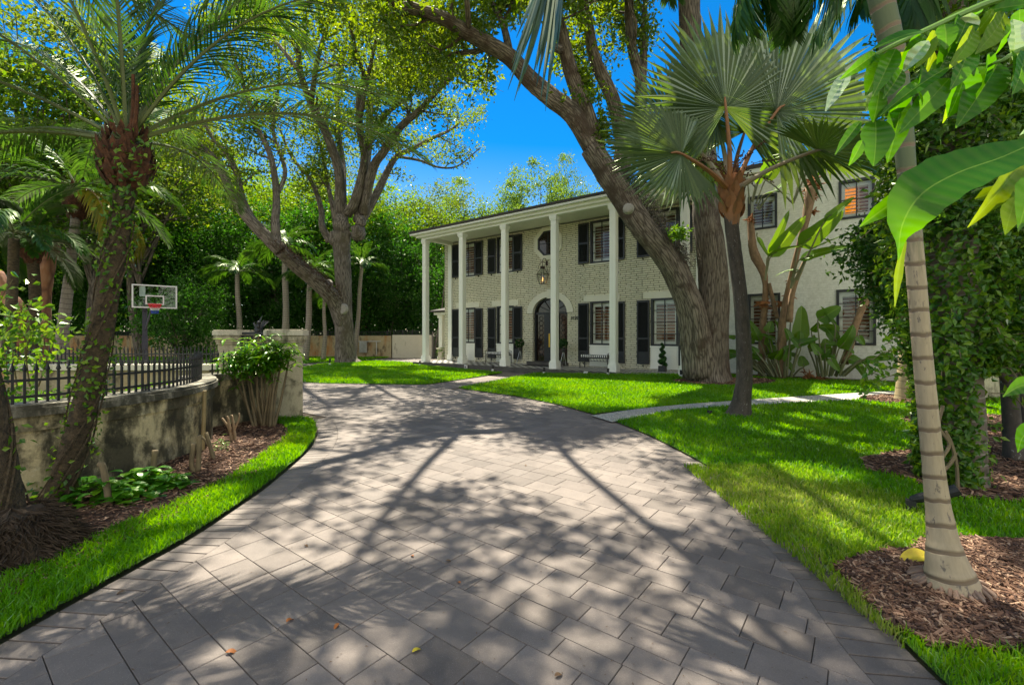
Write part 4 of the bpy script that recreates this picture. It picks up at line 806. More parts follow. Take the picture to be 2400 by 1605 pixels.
L1=[
 (A(25,(815,500),(833,470,-.5),(854,376,-1),(842,291,-2.6),(845,214,-3.6),(854,177,-4.4),(836,132,-5.4),(820,40,-7)),.27,.06),
 (A(25,(838,520),(860,367,.6),(866,275,1),(875,184,1.2),(888,147,1.4),(888,107,1.6),(882,46,2),(883,-40,2)),.25,.06),
 (A(25,(806,520),(802,459),(802,383,1.2),(793,306,2),(790,230,2.4),(799,159,2.6),(811,110,2.8),(815,20,3)),.24,.05),
 (A(25,(795,520),(796,413,-.5),(774,337,-1),(750,282,-1.8),(729,242,-2.4),(704,171,-3.4),(698,116,-4.2),(670,89,-5),(600,67,-6.5)),.28,.06),
 ([at(921,254,23),at(960,170,20.5),at(1000,90,18.5),at(1040,5,17),at(1060,-60,16)],.13,.03),([at(729,242,22.6),at(742,150,19.8),at(770,50,17.8),at(790,-40,16.4)],.13,.03),([at(842,291,22.4),at(858,200,20),at(878,110,18.2),at(900,10,16.8)],.12,.03),  # limbs added toward the drive so their leaves dapple it
 (A(25,(704,171,-3.4),(661,116,-3.2),(637,86,-3),(600,20,-3)),.11,.04),
 (A(25,(850,500),(875,395,-1),(900,355,-2),(934,303,-3.2),(983,260,-4.6),(1007,233,-5.4),(1053,184,-6.6),(1090,150,-7.6)),.26,.05),
 (A(25,(845,520),(888,444,.8),(906,407,1.2),(930,367,1.6),(967,349,2),(1007,327,2.4),(1053,306,3),(1080,285,3.4)),.24,.05),
 (A(25,(930,367,1.6),(983,376,1.2),(1028,392,1),(1074,389,.8),(1126,346,.5)),.09,.025),
 (A(25,(866,321),(891,285,-.5),(921,254,-2),(964,223,-4),(1010,130,-6.5)),.14,.05),
 (A(25,(773,566),(755,530),(753,494,.3),(741,450,.6),(722,413,1),(683,367,1.6),(655,300,2)),.20,.05),
 (A(25,(790,540),(779,479),(770,440,.8),(760,380,1.5),(740,300,3)),.16,.05),
 (A(22,(658,588),(610,540,-.3),(573,500,-.6),(545,459,-.9),(505,376,-1.3),(428,318,-1.8),(352,272,-2.2),(280,200,-3)),.32,.06),
 (A(22,(597,528,-.4),(569,468,-.2),(545,383,.2),(490,309,.6),(459,230,1)),.20,.05),
 (A(22,(650,580),(646,520),(648,459,.3),(634,367,.6),(600,290,1),(560,170,1.4),(520,60,2)),.22,.05),
 (A(22,(648,459,.3),(668,400,1),(640,300,1.6),(655,180,2.4),(640,60,3)),.12,.04)]
def K1(p):
    px=1200+p[:,0]/p[:,1]*F;py=HY-(p[:,2]-H)/p[:,1]*F
    return ~(((px>985)&(py>400))|((px>1140)&(py>190))|((px>900)&(py>470)))
def K2(p):
    px=1200+p[:,0]/p[:,1]*F;py=HY-(p[:,2]-H)/p[:,1]*F
    return ~(((py>-20)&(px>1160)&(px<1290)&(py>70))|(py>330)|((px>1130)&(px<1400)&(py>240))|((px>1560)&(py>0)&(px<1720)))
bg,pos=limbs2tree(L1,21,1.7,2.9,2.3,.9,.30,.2,40,.27,.15,keep=K1)
bg.build('limbs',m_oakbark,t1,True)
crown(pos,m_oakleaf,'crown',t1,.19,.52)
# ---- big leaning oak at the house
t2=thing('oak_tree','massive leaning oak with two rough trunks in front of the right end of the porch','tree',tuple(gnd(1660,897,.08)))
tg=G();D=13.7
tg.tube(smooth_path(A(D,(1662,908),(1660,885),(1662,840),(1668,780),(1672,657),(1664,560),(1655,499),(1650,404,.1),(1640,300,.2),(1630,200,.2),(1619,80,.2),(1612,-20,.2),(1606,-200,.2)),4),np.interp(np.linspace(0,1,49),[0,.05,.12,.25,.45,.7,1],[.86,.66,.52,.42,.38,.35,.28]),18,rough=.07)
tg.tube(smooth_path(A(D,(1640,880,-.1),(1632,800,-.15),(1618,720,-.2),(1585,640,-.2),(1545,580,-.2),(1500,525,-.2),(1461,462,-.2),(1425,405,-.25),(1385,345,-.3)),5),np.interp(np.linspace(0,1,41),[0,.3,.6,1],[.50,.38,.36,.33]),16,rough=.07)
tg.tube(smooth_path(A(D,(1700,905),(1690,860),(1690,780),(1696,680),(1690,600)),4),np.linspace(.28,.12,17),10,rough=.06)
tg.build('trunk',m_oakbark2,t2,True)
ms=G();q=smooth_path(A(D-.2,(1590,625),(1550,570),(1510,515),(1470,450),(1440,410)),20);n=5200;i=rg.integers(0,len(q),n);P=q[i]+rg.standard_normal((n,3))*np.array([.17,.12,.12])+np.array([.22,-.1,.14]);leaves(ms,P,nrm(rdir(n)+np.array([0,0,-.5])),rdir(n),.10,.022)
m_spanish=plain('grey_moss',(.13,.115,.09),(.08,.07,.055),20,1,.4);ms.build('moss',m_spanish,t2)
g=G();c=at(1473,490,D-.45);T=nrm([-.5,-1,.1]);g.tube([c,c+T*.1,c+T*.13],[.17,.14,.10],12);g.build('pruning_scar',m_cut,t2)
LA=[at(1390,345,13.4),at(1342,271,13.2),at(1291,230,13.1),at(1243,188,13),at(1196,134,12.8),at(1148,105,12.6),at(1100,80,12.4),at(1044,46,12.2),at(967,21,12),at(921,0,11.8),np.array([-4.4,10.6,11.2]),np.array([-5.6,9.4,11.8])]
L2=[(LA,.30,.09),
 ([at(1396,340,13.4),at(1371,255,13.3),at(1336,159,13.2),at(1317,80,13),at(1304,16,12.8),np.array([1.0,11,11.4]),np.array([.6,9,12.2]),np.array([.4,6.5,12.8])],.28,.02),
 ([at(1450,430,13.6),at(1462,345,13.8),at(1454,306,14),at(1435,230,14),at(1396,143,14),at(1380,64,14),at(1368,0,14),np.array([2,13,13]),np.array([1.2,10,14])],.29,.07),
 ([at(1462,350,13.8),at(1482,319,14),at(1498,271,14.2),at(1502,191,14.2),at(1482,112,14.2),at(1473,0,14),np.array([3.2,12,12.6]),np.array([3.4,9,13.4])],.25,.07),
 ([at(1498,230,14.2),at(1508,150,14.4),at(1508,60,14.8),at(1520,-60,15)],.15,.06),
 ([at(1243,188,13),at(1300,215,13.4),at(1330,250,13.6)],.12,.05),
 ([at(1100,80,12.4),np.array([-1.1,10.6,10.6]),np.array([-.7,8.4,11.2]),np.array([-.4,6.2,11.6]),np.array([0,4,12])],.075,.02),  # limbs out of view, added so their leaves dapple the driveway
 ([at(967,21,12),np.array([-2.9,10,10.6]),np.array([-3.0,8,11.4]),np.array([-2.4,6,12])],.07,.02),
 ([np.array([3.2,12,12.6]),np.array([4.6,10.6,12.4]),np.array([5.4,8.4,12.6]),np.array([5.8,6.5,13])],.08,.02),
 ([at(1606,-200,13.9),np.array([5.6,12.6,15]),np.array([6.6,10.5,15.6])],.22,.06),
 ([at(1148,105,12.6),at(1120,120,13.4),at(1060,128,14.2),at(1000,150,15)],.10,.03),
 ([at(1196,134,12.8),at(1180,60,13.4),at(1150,0,14),at(1120,-80,14.4)],.12,.04),
 ([at(1320,120,13.2),at(1290,100,12.4),at(1300,30,12)],.13,.05)]
g,pos=limbs2tree(L2,33,2.3,3.2,2.1,.85,.34,.12,125,.27,.11,keep=K2)
g.build('limbs',m_oakbark2,t2,True)
sd=np.array([-.155,.427,.891])
w_=.5*np.sin(pos[:,0]*2.3+pos[:,2])*np.sin(pos[:,1]*2.0-pos[:,0]*.7)+.8*np.sin(pos[:,0]*5.6-pos[:,1]*1.3+pos[:,2])*np.sin(pos[:,1]*5.0+pos[:,0]*1.7)+.4*np.sin(pos[:,0]*9.1-pos[:,1]*8.3);pos=pos[~((pos[:,1]<12.5)&(w_+.2*rg.standard_normal(len(pos))>.22))]  # crown thinned in waves to break its shade into dapples
for c,rr in ((np.array([1.35,1.5,2.3]),.75),(np.array([1.0,1.5,2.2]),.5),(np.array([3.0,3.6,0]),.6),(np.array([3.4,5.2,0]),.55),(np.array([4.3,7.2,0]),.6),(np.array([-2.9,5.5,0]),.6),(np.array([-2.85,4.0,0]),.5),(np.array([-3.1,3.0,0]),.35),(np.array([5.6,8.3,0]),.5),(np.array([3.0,2.6,0]),.4),(np.array([8.7,13.3,4.3]),1.0),(np.array([7.9,13.6,4.6]),.8),(np.array([4.4,8.3,4.6]),.8)):  # leaves cut away along sun rays so chosen spots get light
    q=pos-c;q=q-np.outer(q@sd,sd);pos=pos[np.linalg.norm(q,axis=1)>rr]
pos=np.concatenate([pos]+[at(x,y,13.3)+rg.standard_normal((260,3))*np.array([.12,.15,.22]) for x,y in ((1365,180),(1375,215),(1412,300),(1405,325))])
crown(pos,m_oakleaf,'crown',t2,.17,.52)
# small clumps of mistletoe-like sprouts on the limbs
crown(at(1592,546,12.9)+rg.standard_normal((260,3)).clip(-1.6,1.6)*np.array([.15,.11,.11]),leafmat('sprout_leaf',[(.05,.18,.012),(.10,.26,.02)],tr=(.4,.7,.02)),'sprout',t2,.13,.6)
# ---- forest behind the rear wall: one mesh per kind, copied
m_forest=[leafmat('forest_leaf',[(.010,.055,.006),(.022,.09,.008),(.04,.125,.010)],tr=(.12,.44,.015),tw=.42,rough=.6,gl=.015),
 leafmat('bright_forest_leaf',[(.025,.095,.006),(.055,.15,.008),(.10,.19,.012)],tr=(.44,.70,.015),tw=.5,rough=.6,gl=.015),
 leafmat('olive_forest_leaf',[(.03,.07,.012),(.06,.105,.018),(.11,.14,.022)],tr=(.42,.58,.03),tw=.5,rough=.6,gl=.015)]
m_ftrunk=bark('forest_bark',(.13,.105,.08),(.20,.165,.13),(.05,.04,.03),(6,6,2),.03)
def clumpcrown(n,cl,rx,rz,zc,sig,rs,shell=.55):
    r=np.random.default_rng(rs);d=nrm(r.standard_normal((cl,3)));rad=(shell+(1-shell)*r.random((cl,1)))**.8;c=d*rad*np.array([rx,rx,rz])*(.75+.5*r.random((cl,1)))+np.array([0,0,zc]);s=sig*(.6+.8*r.random(cl))
    k=n//cl;i=np.repeat(np.arange(cl),k);return c,c[i]+r.standard_normal((cl*k,3))*s[i][:,None]*np.array([1,1,.62])
def foresttree(name,label,h,rx,rz,n,cl,sig,lsz,mat,rs,group,trunkr=.2,shell=.5):
    r=thing(name,label,'tree',(0,0,0),0,group);c,P=clumpcrown(n,cl,rx,rz,h-rz,sig,rs,shell);q=np.random.default_rng(rs);g=G()
    g.tube(smooth_path([(0,0,-.1),(.2*q.normal(),.2*q.normal(),h*.25),(.4*q.normal(),.4*q.normal(),h-rz)],5),np.linspace(trunkr,trunkr*.5,11),8,rough=.05)
    for cc in c[:26]: g.tube(smooth_path([(0,0,h*.22+.3*h*q.random()),cc*np.array([.5,.5,0])+np.array([0,0,(cc[2]+h*.4)/2]),cc],4),np.linspace(trunkr*.35,.015,9),5,cap=False)
    g.build('trunk',m_ftrunk,r,True);crown(P,mat,'crown',r,lsz,.55);return r
FT=[foresttree('forest_tree','',13,3.6,4.6,11000,80,.62,.26,m_forest[0],1,'trees behind the rear wall',.24),
 foresttree('forest_tree','',15,4.2,5.2,11000,85,.66,.27,m_forest[1],2,'trees behind the rear wall',.26),
 foresttree('forest_tree','',17,4.6,5.0,9000,60,.60,.26,m_forest[2],3,'trees behind the rear wall',.26,.6),
 foresttree('forest_tree','',9.5,3.2,4.0,11000,80,.55,.24,m_forest[0],4,'trees behind the rear wall',.16)]
spots=[(-90,25,1,1.3),(70,27,2,1.25),(215,29,1,1.3),(330,31,2,1.2),(-190,30,0,1.4), # px, depth, kind, scale, rotation
 (60,38,1,1.15),(190,36,0,1.1),(330,41,1,1.25),(400,36,3,1.15),(470,38,0,1.1),(555,42,1,1.2),(610,35.5,0,.92),(690,40,1,1.1),(740,36,3,1.2),(800,41,2,1.0),(860,37,1,.92),(900,35,3,1.1),(935,40,1,.98),(985,36.5,0,.80),(1010,42,2,.86),(1065,40,1,.80),(940,34.5,3,.85),
 (120,46,2,1.3),(260,50,1,1.5),(430,52,2,1.45),(620,52,1,1.3),(760,54,2,1.15),(-60,40,0,1.2),(-150,36,1,1.2),(30,34.5,3,1.2),(270,34.5,3,1.1),(520,34.2,3,1.0),(660,34.2,3,.95),(830,34,3,.9),
 (960,50,1,.98),(1040,52,2,.92)]
desc=['dark','bright green','airy olive','low dense'];adj=['beyond the far left fence','behind the left palms','behind the basketball board','left of the thin palms','behind the gate pillars','behind the pruned oak','right of the pruned oak','beside the house corner']
used={}
for i,(x,d,k,s) in enumerate(spots):
    c=at(x,HY,d);z=max(0,(x/180));where=adj[int(max(0,min(7,(x+100)/145)))];dep='front row' if d<38 else ('middle row' if d<45 else 'far row')
    lab=f'{desc[k]} tree {where}, {dep} of the wood';n=used.get(lab,0);used[lab]=n+1
    if n: lab=f'{["second","third","fourth"][min(n-1,2)]} {desc[k]} tree {where}, {dep} of the wood'
    if used.get(('k',k)) is None: used[('k',k)]=1;o=FT[k];o.location=(c[0],c[1],0);o.rotation_euler=(0,0,i*1.3);o.scale=(s,s,s);o['label']=lab
    else: dup(FT[k],(c[0],c[1],0),i*1.3,s,lab)
# airy trees showing above the roof
m_airy=leafmat('airy_leaf',[(.04,.11,.02),(.08,.17,.025),(.14,.23,.035)],tr=(.40,.62,.04),tw=.48,gl=.02,rough=.5)
AT=foresttree('airy_tree','',17,4.0,4.6,9000,60,.50,.26,m_airy,7,'airy trees above the roof line',.22,.6)
ap=[(1100,52,1.1,'airy tree left of the gap above the porch roof'),(1165,50,1.06,'airy tree second from left above the porch roof'),(1262,50,1.24,'tallest airy tree above the porch roof'),(1330,56,1.34,'thin airy tree right of the tallest one above the roof'),(1400,60,1.36,'airy tree just left of the leaning oak limb above the roof')]
for i,(x,d,s,l) in enumerate(ap):
    c=at(x,HY,d)
    if i==0: AT.location=(c[0],c[1],0);AT.scale=(s,s,s);AT['label']=l
    else: dup(AT,(c[0],c[1],0),i*2.1,(s*(.55 if i==3 else .85),s*.85,s),l)
# casuarina-like tree behind the wing roof
ct=thing('feathery_tree','feathery grey green tree rising behind the white wing roof','tree',tuple(at(1985,HY,26)));g=G();b=at(1985,HY,26);b[2]=0;g.tube([b,b+np.array([.2,0,8]),b+np.array([.3,0,17])],[.25,.15,.03],8)
n=9000;z=6+11*rg.random(n)**.8;rr=(17.5-z)*.19+.2;a=rg.random(n)*6.28;P=b+np.stack([np.cos(a)*rr*rg.random(n)**.5,np.sin(a)*rr*rg.random(n)**.5,z],1);P=P+rg.normal(0,.1,P.shape);keep=np.sin(P[:,0]*5+P[:,2]*3)*np.sin(P[:,2]*4)>-.25;P=P[keep]
g.build('trunk',m_ftrunk,ct,True);g=G();leaves(g,P,nrm(rdir(len(P))*.5+np.array([0,0,.5])),rdir(len(P)),.34,.045);g.build('crown',m_airy,ct)
# undergrowth along the rear wall
g=G();n=64000;x=rg.uniform(-42,-2.5,n);z=rg.random(n)**1.6*6.5;y=32.0+2.2*rg.random(n)+.4*np.sin(x*1.3)+z*.12;w=np.sin(x*1.7)*np.cos(z*1.9+x)+.6*rg.standard_normal(n);k=w>-.9;P=np.stack([x,y,z],1)[k];n=len(P)
leaves(g,P,rdir(n),nrm(rdir(n)+np.array([0,-.4,.5])),.25*(.6+.8*rg.random(n)),.12);n=34000;x=rg.uniform(-75,6,n);z=rg.random(n)**1.5*8.5;P=np.stack([x,47+2*rg.random(n),z],1);leaves(g,P,rdir(n),nrm(rdir(n)+np.array([0,-.6,.3])),.55,.3)
tag(g.build('undergrowth',m_forest[0]),'dark leafy undergrowth filling the wood above the rear wall','undergrowth',kind='stuff')
# bare thin stems in the wood
for i,(x0,y0,x1,y1,d,rad,l) in enumerate([(905,760,938,640,33,.05,'thin bare leaning stem in front of the wood left of the porch'),(835,775,862,640,33,.10,'pair of reddish slim trunks right of the pruned oak'),(1015,690,1045,640,31.5,.06,'bare pale branch beside the house corner'),(625,770,632,690,32.5,.035,'thin pale stem above the gate crest')]):
    g=G();a=at(x0,y0,d);b=at(x1,y1,d+1);a[2]=0.0;g.tube(smooth_path([a,(a+b)/2+np.array([.1,0,.1]),b,b+(b-a)*.3],5),np.linspace(rad,rad*.5,16),7,rough=.05)
    if i==1: g.tube(smooth_path([a+np.array([.5,.3,0]),(a+b)/2+np.array([.3,.3,.3]),b+np.array([.9,.3,.4])],5),np.linspace(rad*.9,rad*.5,11),7)
    tag(g.build('bare_stem',bark('red_bark',(.22,.11,.06),(.28,.16,.10),(.10,.05,.03),(5,5,2),.02) if i==1 else m_ftrunk,None,True),l,'tree trunk')
# round bush under the hoop
bs=thing('bush','round dark bush beside the basketball pole','bush',tuple(at(420,HY,27)));b=at(425,HY,27);b[2]=0;c,P=clumpcrown(9000,60,2.2,2.3,2.6,.42,12,.4);g=G()
for cc in c[:24]: g.tube(smooth_path([(0,0,0),cc*np.array([.35,.35,.5]),cc],4)+b,np.linspace(.05,.012,9),5,cap=False)
g.build('stems',m_ftrunk,bs);crown(P+b,m_forest[0],'foliage',bs,.19,.5)
# ================================================================== palms
m_frond=leafmat('palm_leaflet',[(.011,.052,.010),(.020,.075,.012),(.036,.10,.014)],tr=(.17,.40,.015),tw=.40,rough=.32,gl=.06)
m_frondy=leafmat('yellowing_leaflet',[(.10,.14,.01),(.20,.18,.012),(.30,.24,.02)],tr=(.55,.50,.03),tw=.5,rough=.35,gl=.05)
m_stalk=plain('palm_stalk',(.11,.14,.04),(.08,.10,.03),6,.5,.1,kind='tc');m_stalkb=plain('brown_stalk',(.22,.13,.05),(.16,.10,.04),6,.6,.1,kind='tc')
m_dead=plain('dead_boot_fibre',(.13,.05,.022),(.03,.014,.008),18,.95,.6)
m_ivy=leafmat('vine_leaf',[(.018,.08,.010),(.04,.14,.014),(.09,.21,.018),(.17,.28,.02)],tr=(.36,.62,.02),tw=.42,rough=.3,gl=.06)
m_ptrunk=plain('vine_palm_bark',(.15,.105,.058),(.028,.021,.013),4.5,.92,1.0,kind='tc',stretch=(2.2,2.2,5.5),bd=.03,fine=3)
m_ptrunk2=rings('pale_palm_trunk',(.30,.26,.21),(.20,.17,.135),(.12,.10,.08),7,.85,.16)
FR=[frond(2.5,76,.44,.016,1.05,.5,.75,.14,58,1,.02),frond(2.5,76,.44,.016,1.5,.35,1.0,.14,55,2,.02),frond(2.3,70,.42,.016,.7,.55,.5,.14,52,3,.02)]
def palmcrown(root,base,specs,meshes,mats,name='frond'):
    """specs: (azimuth deg, elevation deg, scale, roll, mesh index)"""
    for az,el,s,roll,k in specs:
        a,e=R(az),R(el);x=np.array([math.cos(a)*math.cos(e),math.sin(a)*math.cos(e),math.sin(e)]);z=np.array([-math.cos(a)*math.sin(e),-math.sin(a)*math.sin(e),math.cos(e)])
        if math.cos(e)<.05: z=np.array([0,-1,0.])
        side=np.cross(z,x);z=z*math.cos(R(roll))+side*math.sin(R(roll));M=frame(base,x,z)@Matrix.Scale(s,4)
        if meshes[k] is None or isinstance(meshes[k],G):
            gm=meshes[k];o=gm.build(name,mats,root);o.matrix_basis=M;meshes[k]=o
        else: share(meshes[k],name,root,M)
def bootball(root,c,r,h,n=150,name='boot_fibre'):
    g=G();g.ball(c,r*.8,12,9,jit=.08,sz=h/r)
    for i in range(n):
        a=rg.random()*6.28;z=rg.uniform(-1,1);rr=r*.75*math.sqrt(max(.1,1-.8*z*z));b=np.array(c)+np.array([math.cos(a)*rr,math.sin(a)*rr,z*h]);d=nrm(np.array([math.cos(a),math.sin(a),.9+.5*rg.random()]));bigleaf(g,b,d,(math.cos(a),math.sin(a),-.5),r*(.35+.35*rg.random()),r*.22,.5,3,.2)
    return g.build(name,m_dead,root)
def vine(root,path,rad,n,sz,name='vine',low=0,high=1,mat=None):
    q=smooth_path(path,8);rr=np.interp(np.linspace(0,1,len(q)),np.linspace(0,1,len(rad)),rad);i=(low*len(q)+(high-low)*len(q)*rg.random(n)).astype(int).clip(0,len(q)-1);a=rg.random(n)*6.28;o=np.stack([np.cos(a),np.sin(a),a*0],1);pat=(np.sin(a*2+i*.35)+np.sin(i*.23+1))>-.5+rg.normal(0,.5,n);P=(q[i]+o*(rr[i]*1.02+.03*rg.random(n)**2)[:,None]+rg.normal(0,.03,(n,3)))[pat];o=o[pat];m=len(P)
    g=G();leaves(g,P,nrm(rdir(m)+np.array([0,0,-.4])),nrm(o+.5*rdir(m)),sz*(.6+.7*rg.random(m)),sz*.6,.1)
    for k in range(5):
        ph=rg.random()*6.28;pts=[q[j]+np.array([math.cos(ph+j*.12),math.sin(ph+j*.12),0])*rr[j]*1.04 for j in range(int(low*len(q)),max(int(high*len(q))-1,2))];g.tube(pts,.008,4,cap=False,mi=1)
    return g.build(name,[mat or m_ivy,m_ptrunk],root)
# ---- big foreground palm with vines
p1=thing('date_palm','large leaning palm wrapped in vines in front of the curved stained wall','palm tree',tuple(gnd(135,1180)))
pth=[at(120,1210,4.15),at(140,1160,4.15),at(168,1060,4.15),at(196,960,4.18),at(222,850,4.2),at(245,740,4.2),at(262,640,4.2),at(278,560,4.2),at(290,480,4.2),at(297,400,4.2)]
g=G();g.tube(smooth_path(pth,6),np.interp(np.linspace(0,1,55),[0,.06,.12,.3,.6,.9,1],[.18,.14,.11,.094,.084,.078,.10]),16,rough=.06);g.build('trunk',m_ptrunk,p1,True)
bootball(p1,at(296,388,4.2),.24,.28,190);vine(p1,pth,[.19,.12,.11,.10,.095,.09,.09],1500,.055);
P=at(296,405,4.1)+rg.standard_normal((230,3))*np.array([.17,.12,.2]);g=G();leaves(g,P,rdir(230),nrm(np.array([0,-1,.3])+.5*rdir(230)),.055,.035);g.build('vine_leaves',m_ivy,p1)
cb=at(297,335,4.2)
palmcrown(p1,cb,[(3,22,1.15,0,0),(20,42,1.1,0,0),(100,25,1,0,0),(140,30,1.05,0,0),(168,20,1.1,0,0),(186,12,1.15,0,1),(205,30,1,0,0),(350,50,1.05,0,0),(10,66,1.1,0,2),(70,72,1.1,0,2),(125,62,1.15,0,2),(165,52,1.15,0,0),(178,66,1.1,-10,2),(215,50,.9,0,0),(245,75,1.05,0,2),(300,78,1.1,0,2),(90,85,1.15,0,2),(115,45,1.1,0,0)],FR[:],[m_frond,m_stalk])
g=G();
for x0,y0,x1,y1 in ((262,290,240,335),(312,175,305,330),(322,200,309,330)): g.tube(smooth_path([at(x1,y1,4.15),at((x0+x1)/2+4,(y0+y1)/2,4.1),at(x0,y0,4.05)],4),np.linspace(.022,.012,9),6)
g.build('dead_spathe',m_dead,p1)
# ---- neighbouring trunk at the left edge with its root mass
p0=thing('date_palm','dark foreground palm trunk with a big root mound at the left picture edge','palm tree',tuple(gnd(20,1310)))
pth=[at(10,1330,3.2),at(14,1250,3.2),at(-2,1120,3.2),at(-24,1000,3.2),at(-48,860,3.2),at(-66,700,3.25),at(-90,400,3.3),at(-105,100,3.35),at(-100,-150,3.4)]
g=G();g.tube(smooth_path(pth,6),np.interp(np.linspace(0,1,49),[0,.05,.1,.2,1],[.27,.19,.12,.10,.09]),16,rough=.07);g.build('trunk',m_ptrunk,p0,True)
g=G();n=2600;a=rg.random(n)*6.28;z=rg.random(n);rr=.40*np.sqrt(1-z*.85);b=gnd(25,1320);b=b+np.array([-.05,.05,0]);P=b+np.stack([np.cos(a)*rr,np.sin(a)*rr,z*.36],1);leaves(g,P,nrm(np.stack([np.cos(a),np.sin(a),-1.0+0*a],1)+1.1*rdir(n)),nrm(np.stack([np.cos(a),np.sin(a),a*0+.4],1)),.11,.013);g.ball(b,.36,14,8,jit=.05,sz=.95);g.build('root_mound',plain('root_fibre',(.07,.045,.026),(.03,.02,.012),20,.95,.7),p0)
vine(p0,pth[:6],[.2,.13,.11,.1,.1],300,.06)
FRb=[FR[0],FR[1],FR[2]];palmcrown(p0,pth[-1]+np.array([0,0,.1]),[(a_,e_,1.1,0,i%3) for i,(a_,e_) in enumerate([(10,20),(40,35),(75,20),(110,40),(150,25),(190,20),(230,35),(275,25),(320,30),(355,50),(60,70),(200,70)])],FRb,[m_frond,m_stalk])
# ---- middle palms
def midpalm(label,base,path,rad,tmat,boot,crownat,n,scale,seed,group,el=(0,75),fr=None,mats=None,name='palm_tree',yel=0,azs=None):
    r=thing(name,label,'palm tree',tuple(base),0,group);g=G();g.tube(smooth_path(path,6),np.interp(np.linspace(0,1,6*(len(path)-1)+1),np.linspace(0,1,len(rad)),rad),12,rough=.03);g.build('trunk',tmat,r,True)
    if boot: bootball(r,boot[0],boot[1],boot[2],90)
    q=random.Random(seed);ms=(fr or FR)[:];sp=[((azs[i%len(azs)] if azs else i*137.5)+q.uniform(-12,12),q.uniform(*el)*(1 if i%3 else .35),scale*q.uniform(.85,1.1),q.uniform(-15,15),i%3) for i in range(n)]
    palmcrown(r,crownat,sp,ms,mats or [m_frond,m_stalk])
    if yel: palmcrown(r,crownat,[(q.uniform(-30,60),q.uniform(-25,5),scale*.95,0,1) for i in range(yel)],[None,(fr or FR)[1],None],[m_frondy,m_stalkb],'yellowing_frond')
    return r
FM=[frond(3.0,60,.62,.05,1.3,.4,.7,.14,58,5,.03),frond(3.0,60,.62,.05,1.8,.3,1.0,.14,55,6,.03),frond(2.8,54,.58,.05,.9,.5,.5,.14,52,8,.03)]
def up(px,py,d): return at(px,py,d)
midpalm('palm with a shaggy brown crown base behind the vine wrapped palm',at(142,845,13),[at(140,850,13),at(146,790,13),at(158,690,13),at(168,600,13),at(176,520,13),at(180,455,13)],[.19,.14,.12,.11,.11],m_ptrunk2,(at(180,480,13),.36,.5),at(178,440,13),17,.95,1,'palms in the walled court',fr=FM,yel=3)
midpalm('short palm with a round brown boot near the left edge',at(72,850,12),[at(70,850,12),at(76,780,12),at(82,700,12),at(76,605,12)],[.17,.13,.12,.12],m_ptrunk,(at(75,592,12),.30,.33),at(73,565,12),14,.72,2,'palms in the walled court',fr=FM)
midpalm('dark thin palm at the far left edge behind the fence',at(22,850,11),[at(18,850,11),at(24,760,11),at(30,650,11),at(33,560,11)],[.14,.11,.10,.10],m_ptrunk,None,at(33,545,11),12,.75,3,'palms in the walled court',fr=FM)
FT_=[frond(2.2,42,.6,.05,1.5,.25,.8,.15,60,9,.03),frond(2.2,42,.6,.05,1.9,.2,1.0,.15,60,10,.03),frond(2.1,40,.55,.05,1.1,.4,.6,.15,56,12,.03)]
thin=[('slim palm with drooping dark fronds left of the gate crest',560,775,556,640,28,.15,1.0),('tallest pale slim palm directly behind the near gate pillar',667,790,668,575,28.5,.19,1.05),('slim leaning palm between the near gate pillar and the pruned oak',714,835,728,640,27,.17,.95),('brown slim palm just left of the pruned oak trunk',757,835,760,700,27.5,.11,.7),('slim palm with a pale shaft right of the pruned oak',828,780,848,625,30,.14,.95)]
for i,(l,x0,y0,x1,y1,d,rad,s) in enumerate(thin):
    b=at(x0,y0,d);b[2]=0;e=at(x1,y1,d);midpalm(l,b,[b,b*.6+e*.4+np.array([.08,0,0]),e*.75+b*.25,e],[rad*1.4,rad,rad*.9,rad*.8],m_ptrunk2,None,e+np.array([0,0,.1]),13,s,20+i,'slim palms before the wood',el=(15,80),fr=FT_)
g=None
# red peeling trunks at the left
m_gumbo=bark('peeling_red_bark',(.30,.13,.06),(.36,.20,.12),(.16,.07,.04),(3,3,1.6),.015)
for l,pts,rad in (('thick red brown peeling trunk with a lopped top near the left edge',[(98,850),(95,760),(100,690),(112,620),(122,570)],[.3,.24,.21,.2,.21]),('curved red peeling trunk low at the left picture edge',[(40,850),(44,760),(38,720),(15,690),(-10,640)],[.22,.2,.2,.19,.18])):
    r=thing('peeling_tree',l,'tree',tuple(at(pts[0][0],HY+60,14)));g=G();p=[at(x,y,13.6) for x,y in pts];p[0][2]=0;g.tube(smooth_path(p,6),np.interp(np.linspace(0,1,25),np.linspace(0,1,5),rad),12,rough=.09);g.build('trunk',m_gumbo,r,True)
# ---- fan palm on the right lawn
fp=thing('fan_palm','silvery fan palm with a dark lichen spotted trunk on the right lawn','palm tree',tuple(gnd(1735,972)))
m_fan=leafmat('fan_leaf',[(.045,.078,.034),(.06,.098,.042),(.085,.13,.05)],tr=(.30,.50,.02),tw=.36,rough=.4,gl=.06)
t=NT('lichen_trunk');co=t.co('tc',(1,1,.8));n=t.noise(co,16,5,.75);z=t.n('ShaderNodeSeparateXYZ',{0:t.co('tc')}).outputs[2];r_=t.math('FRACT',t.math('MULTIPLY',z,9.0))
c=t.mix(t.ramp(t.noise(co,5,4,.7),[(.3,(0,0,0)),(.7,(1,1,1))]),(.035,.028,.022),(.10,.08,.062));c=t.mix(t.ramp(n,[(.62,(0,0,0)),(.68,(1,1,1))]),c,(.36,.36,.32));m_lich=t.pr(c,.85,t.bump(t.math('ADD',t.math('MULTIPLY',r_,.4),n),.6,.012))
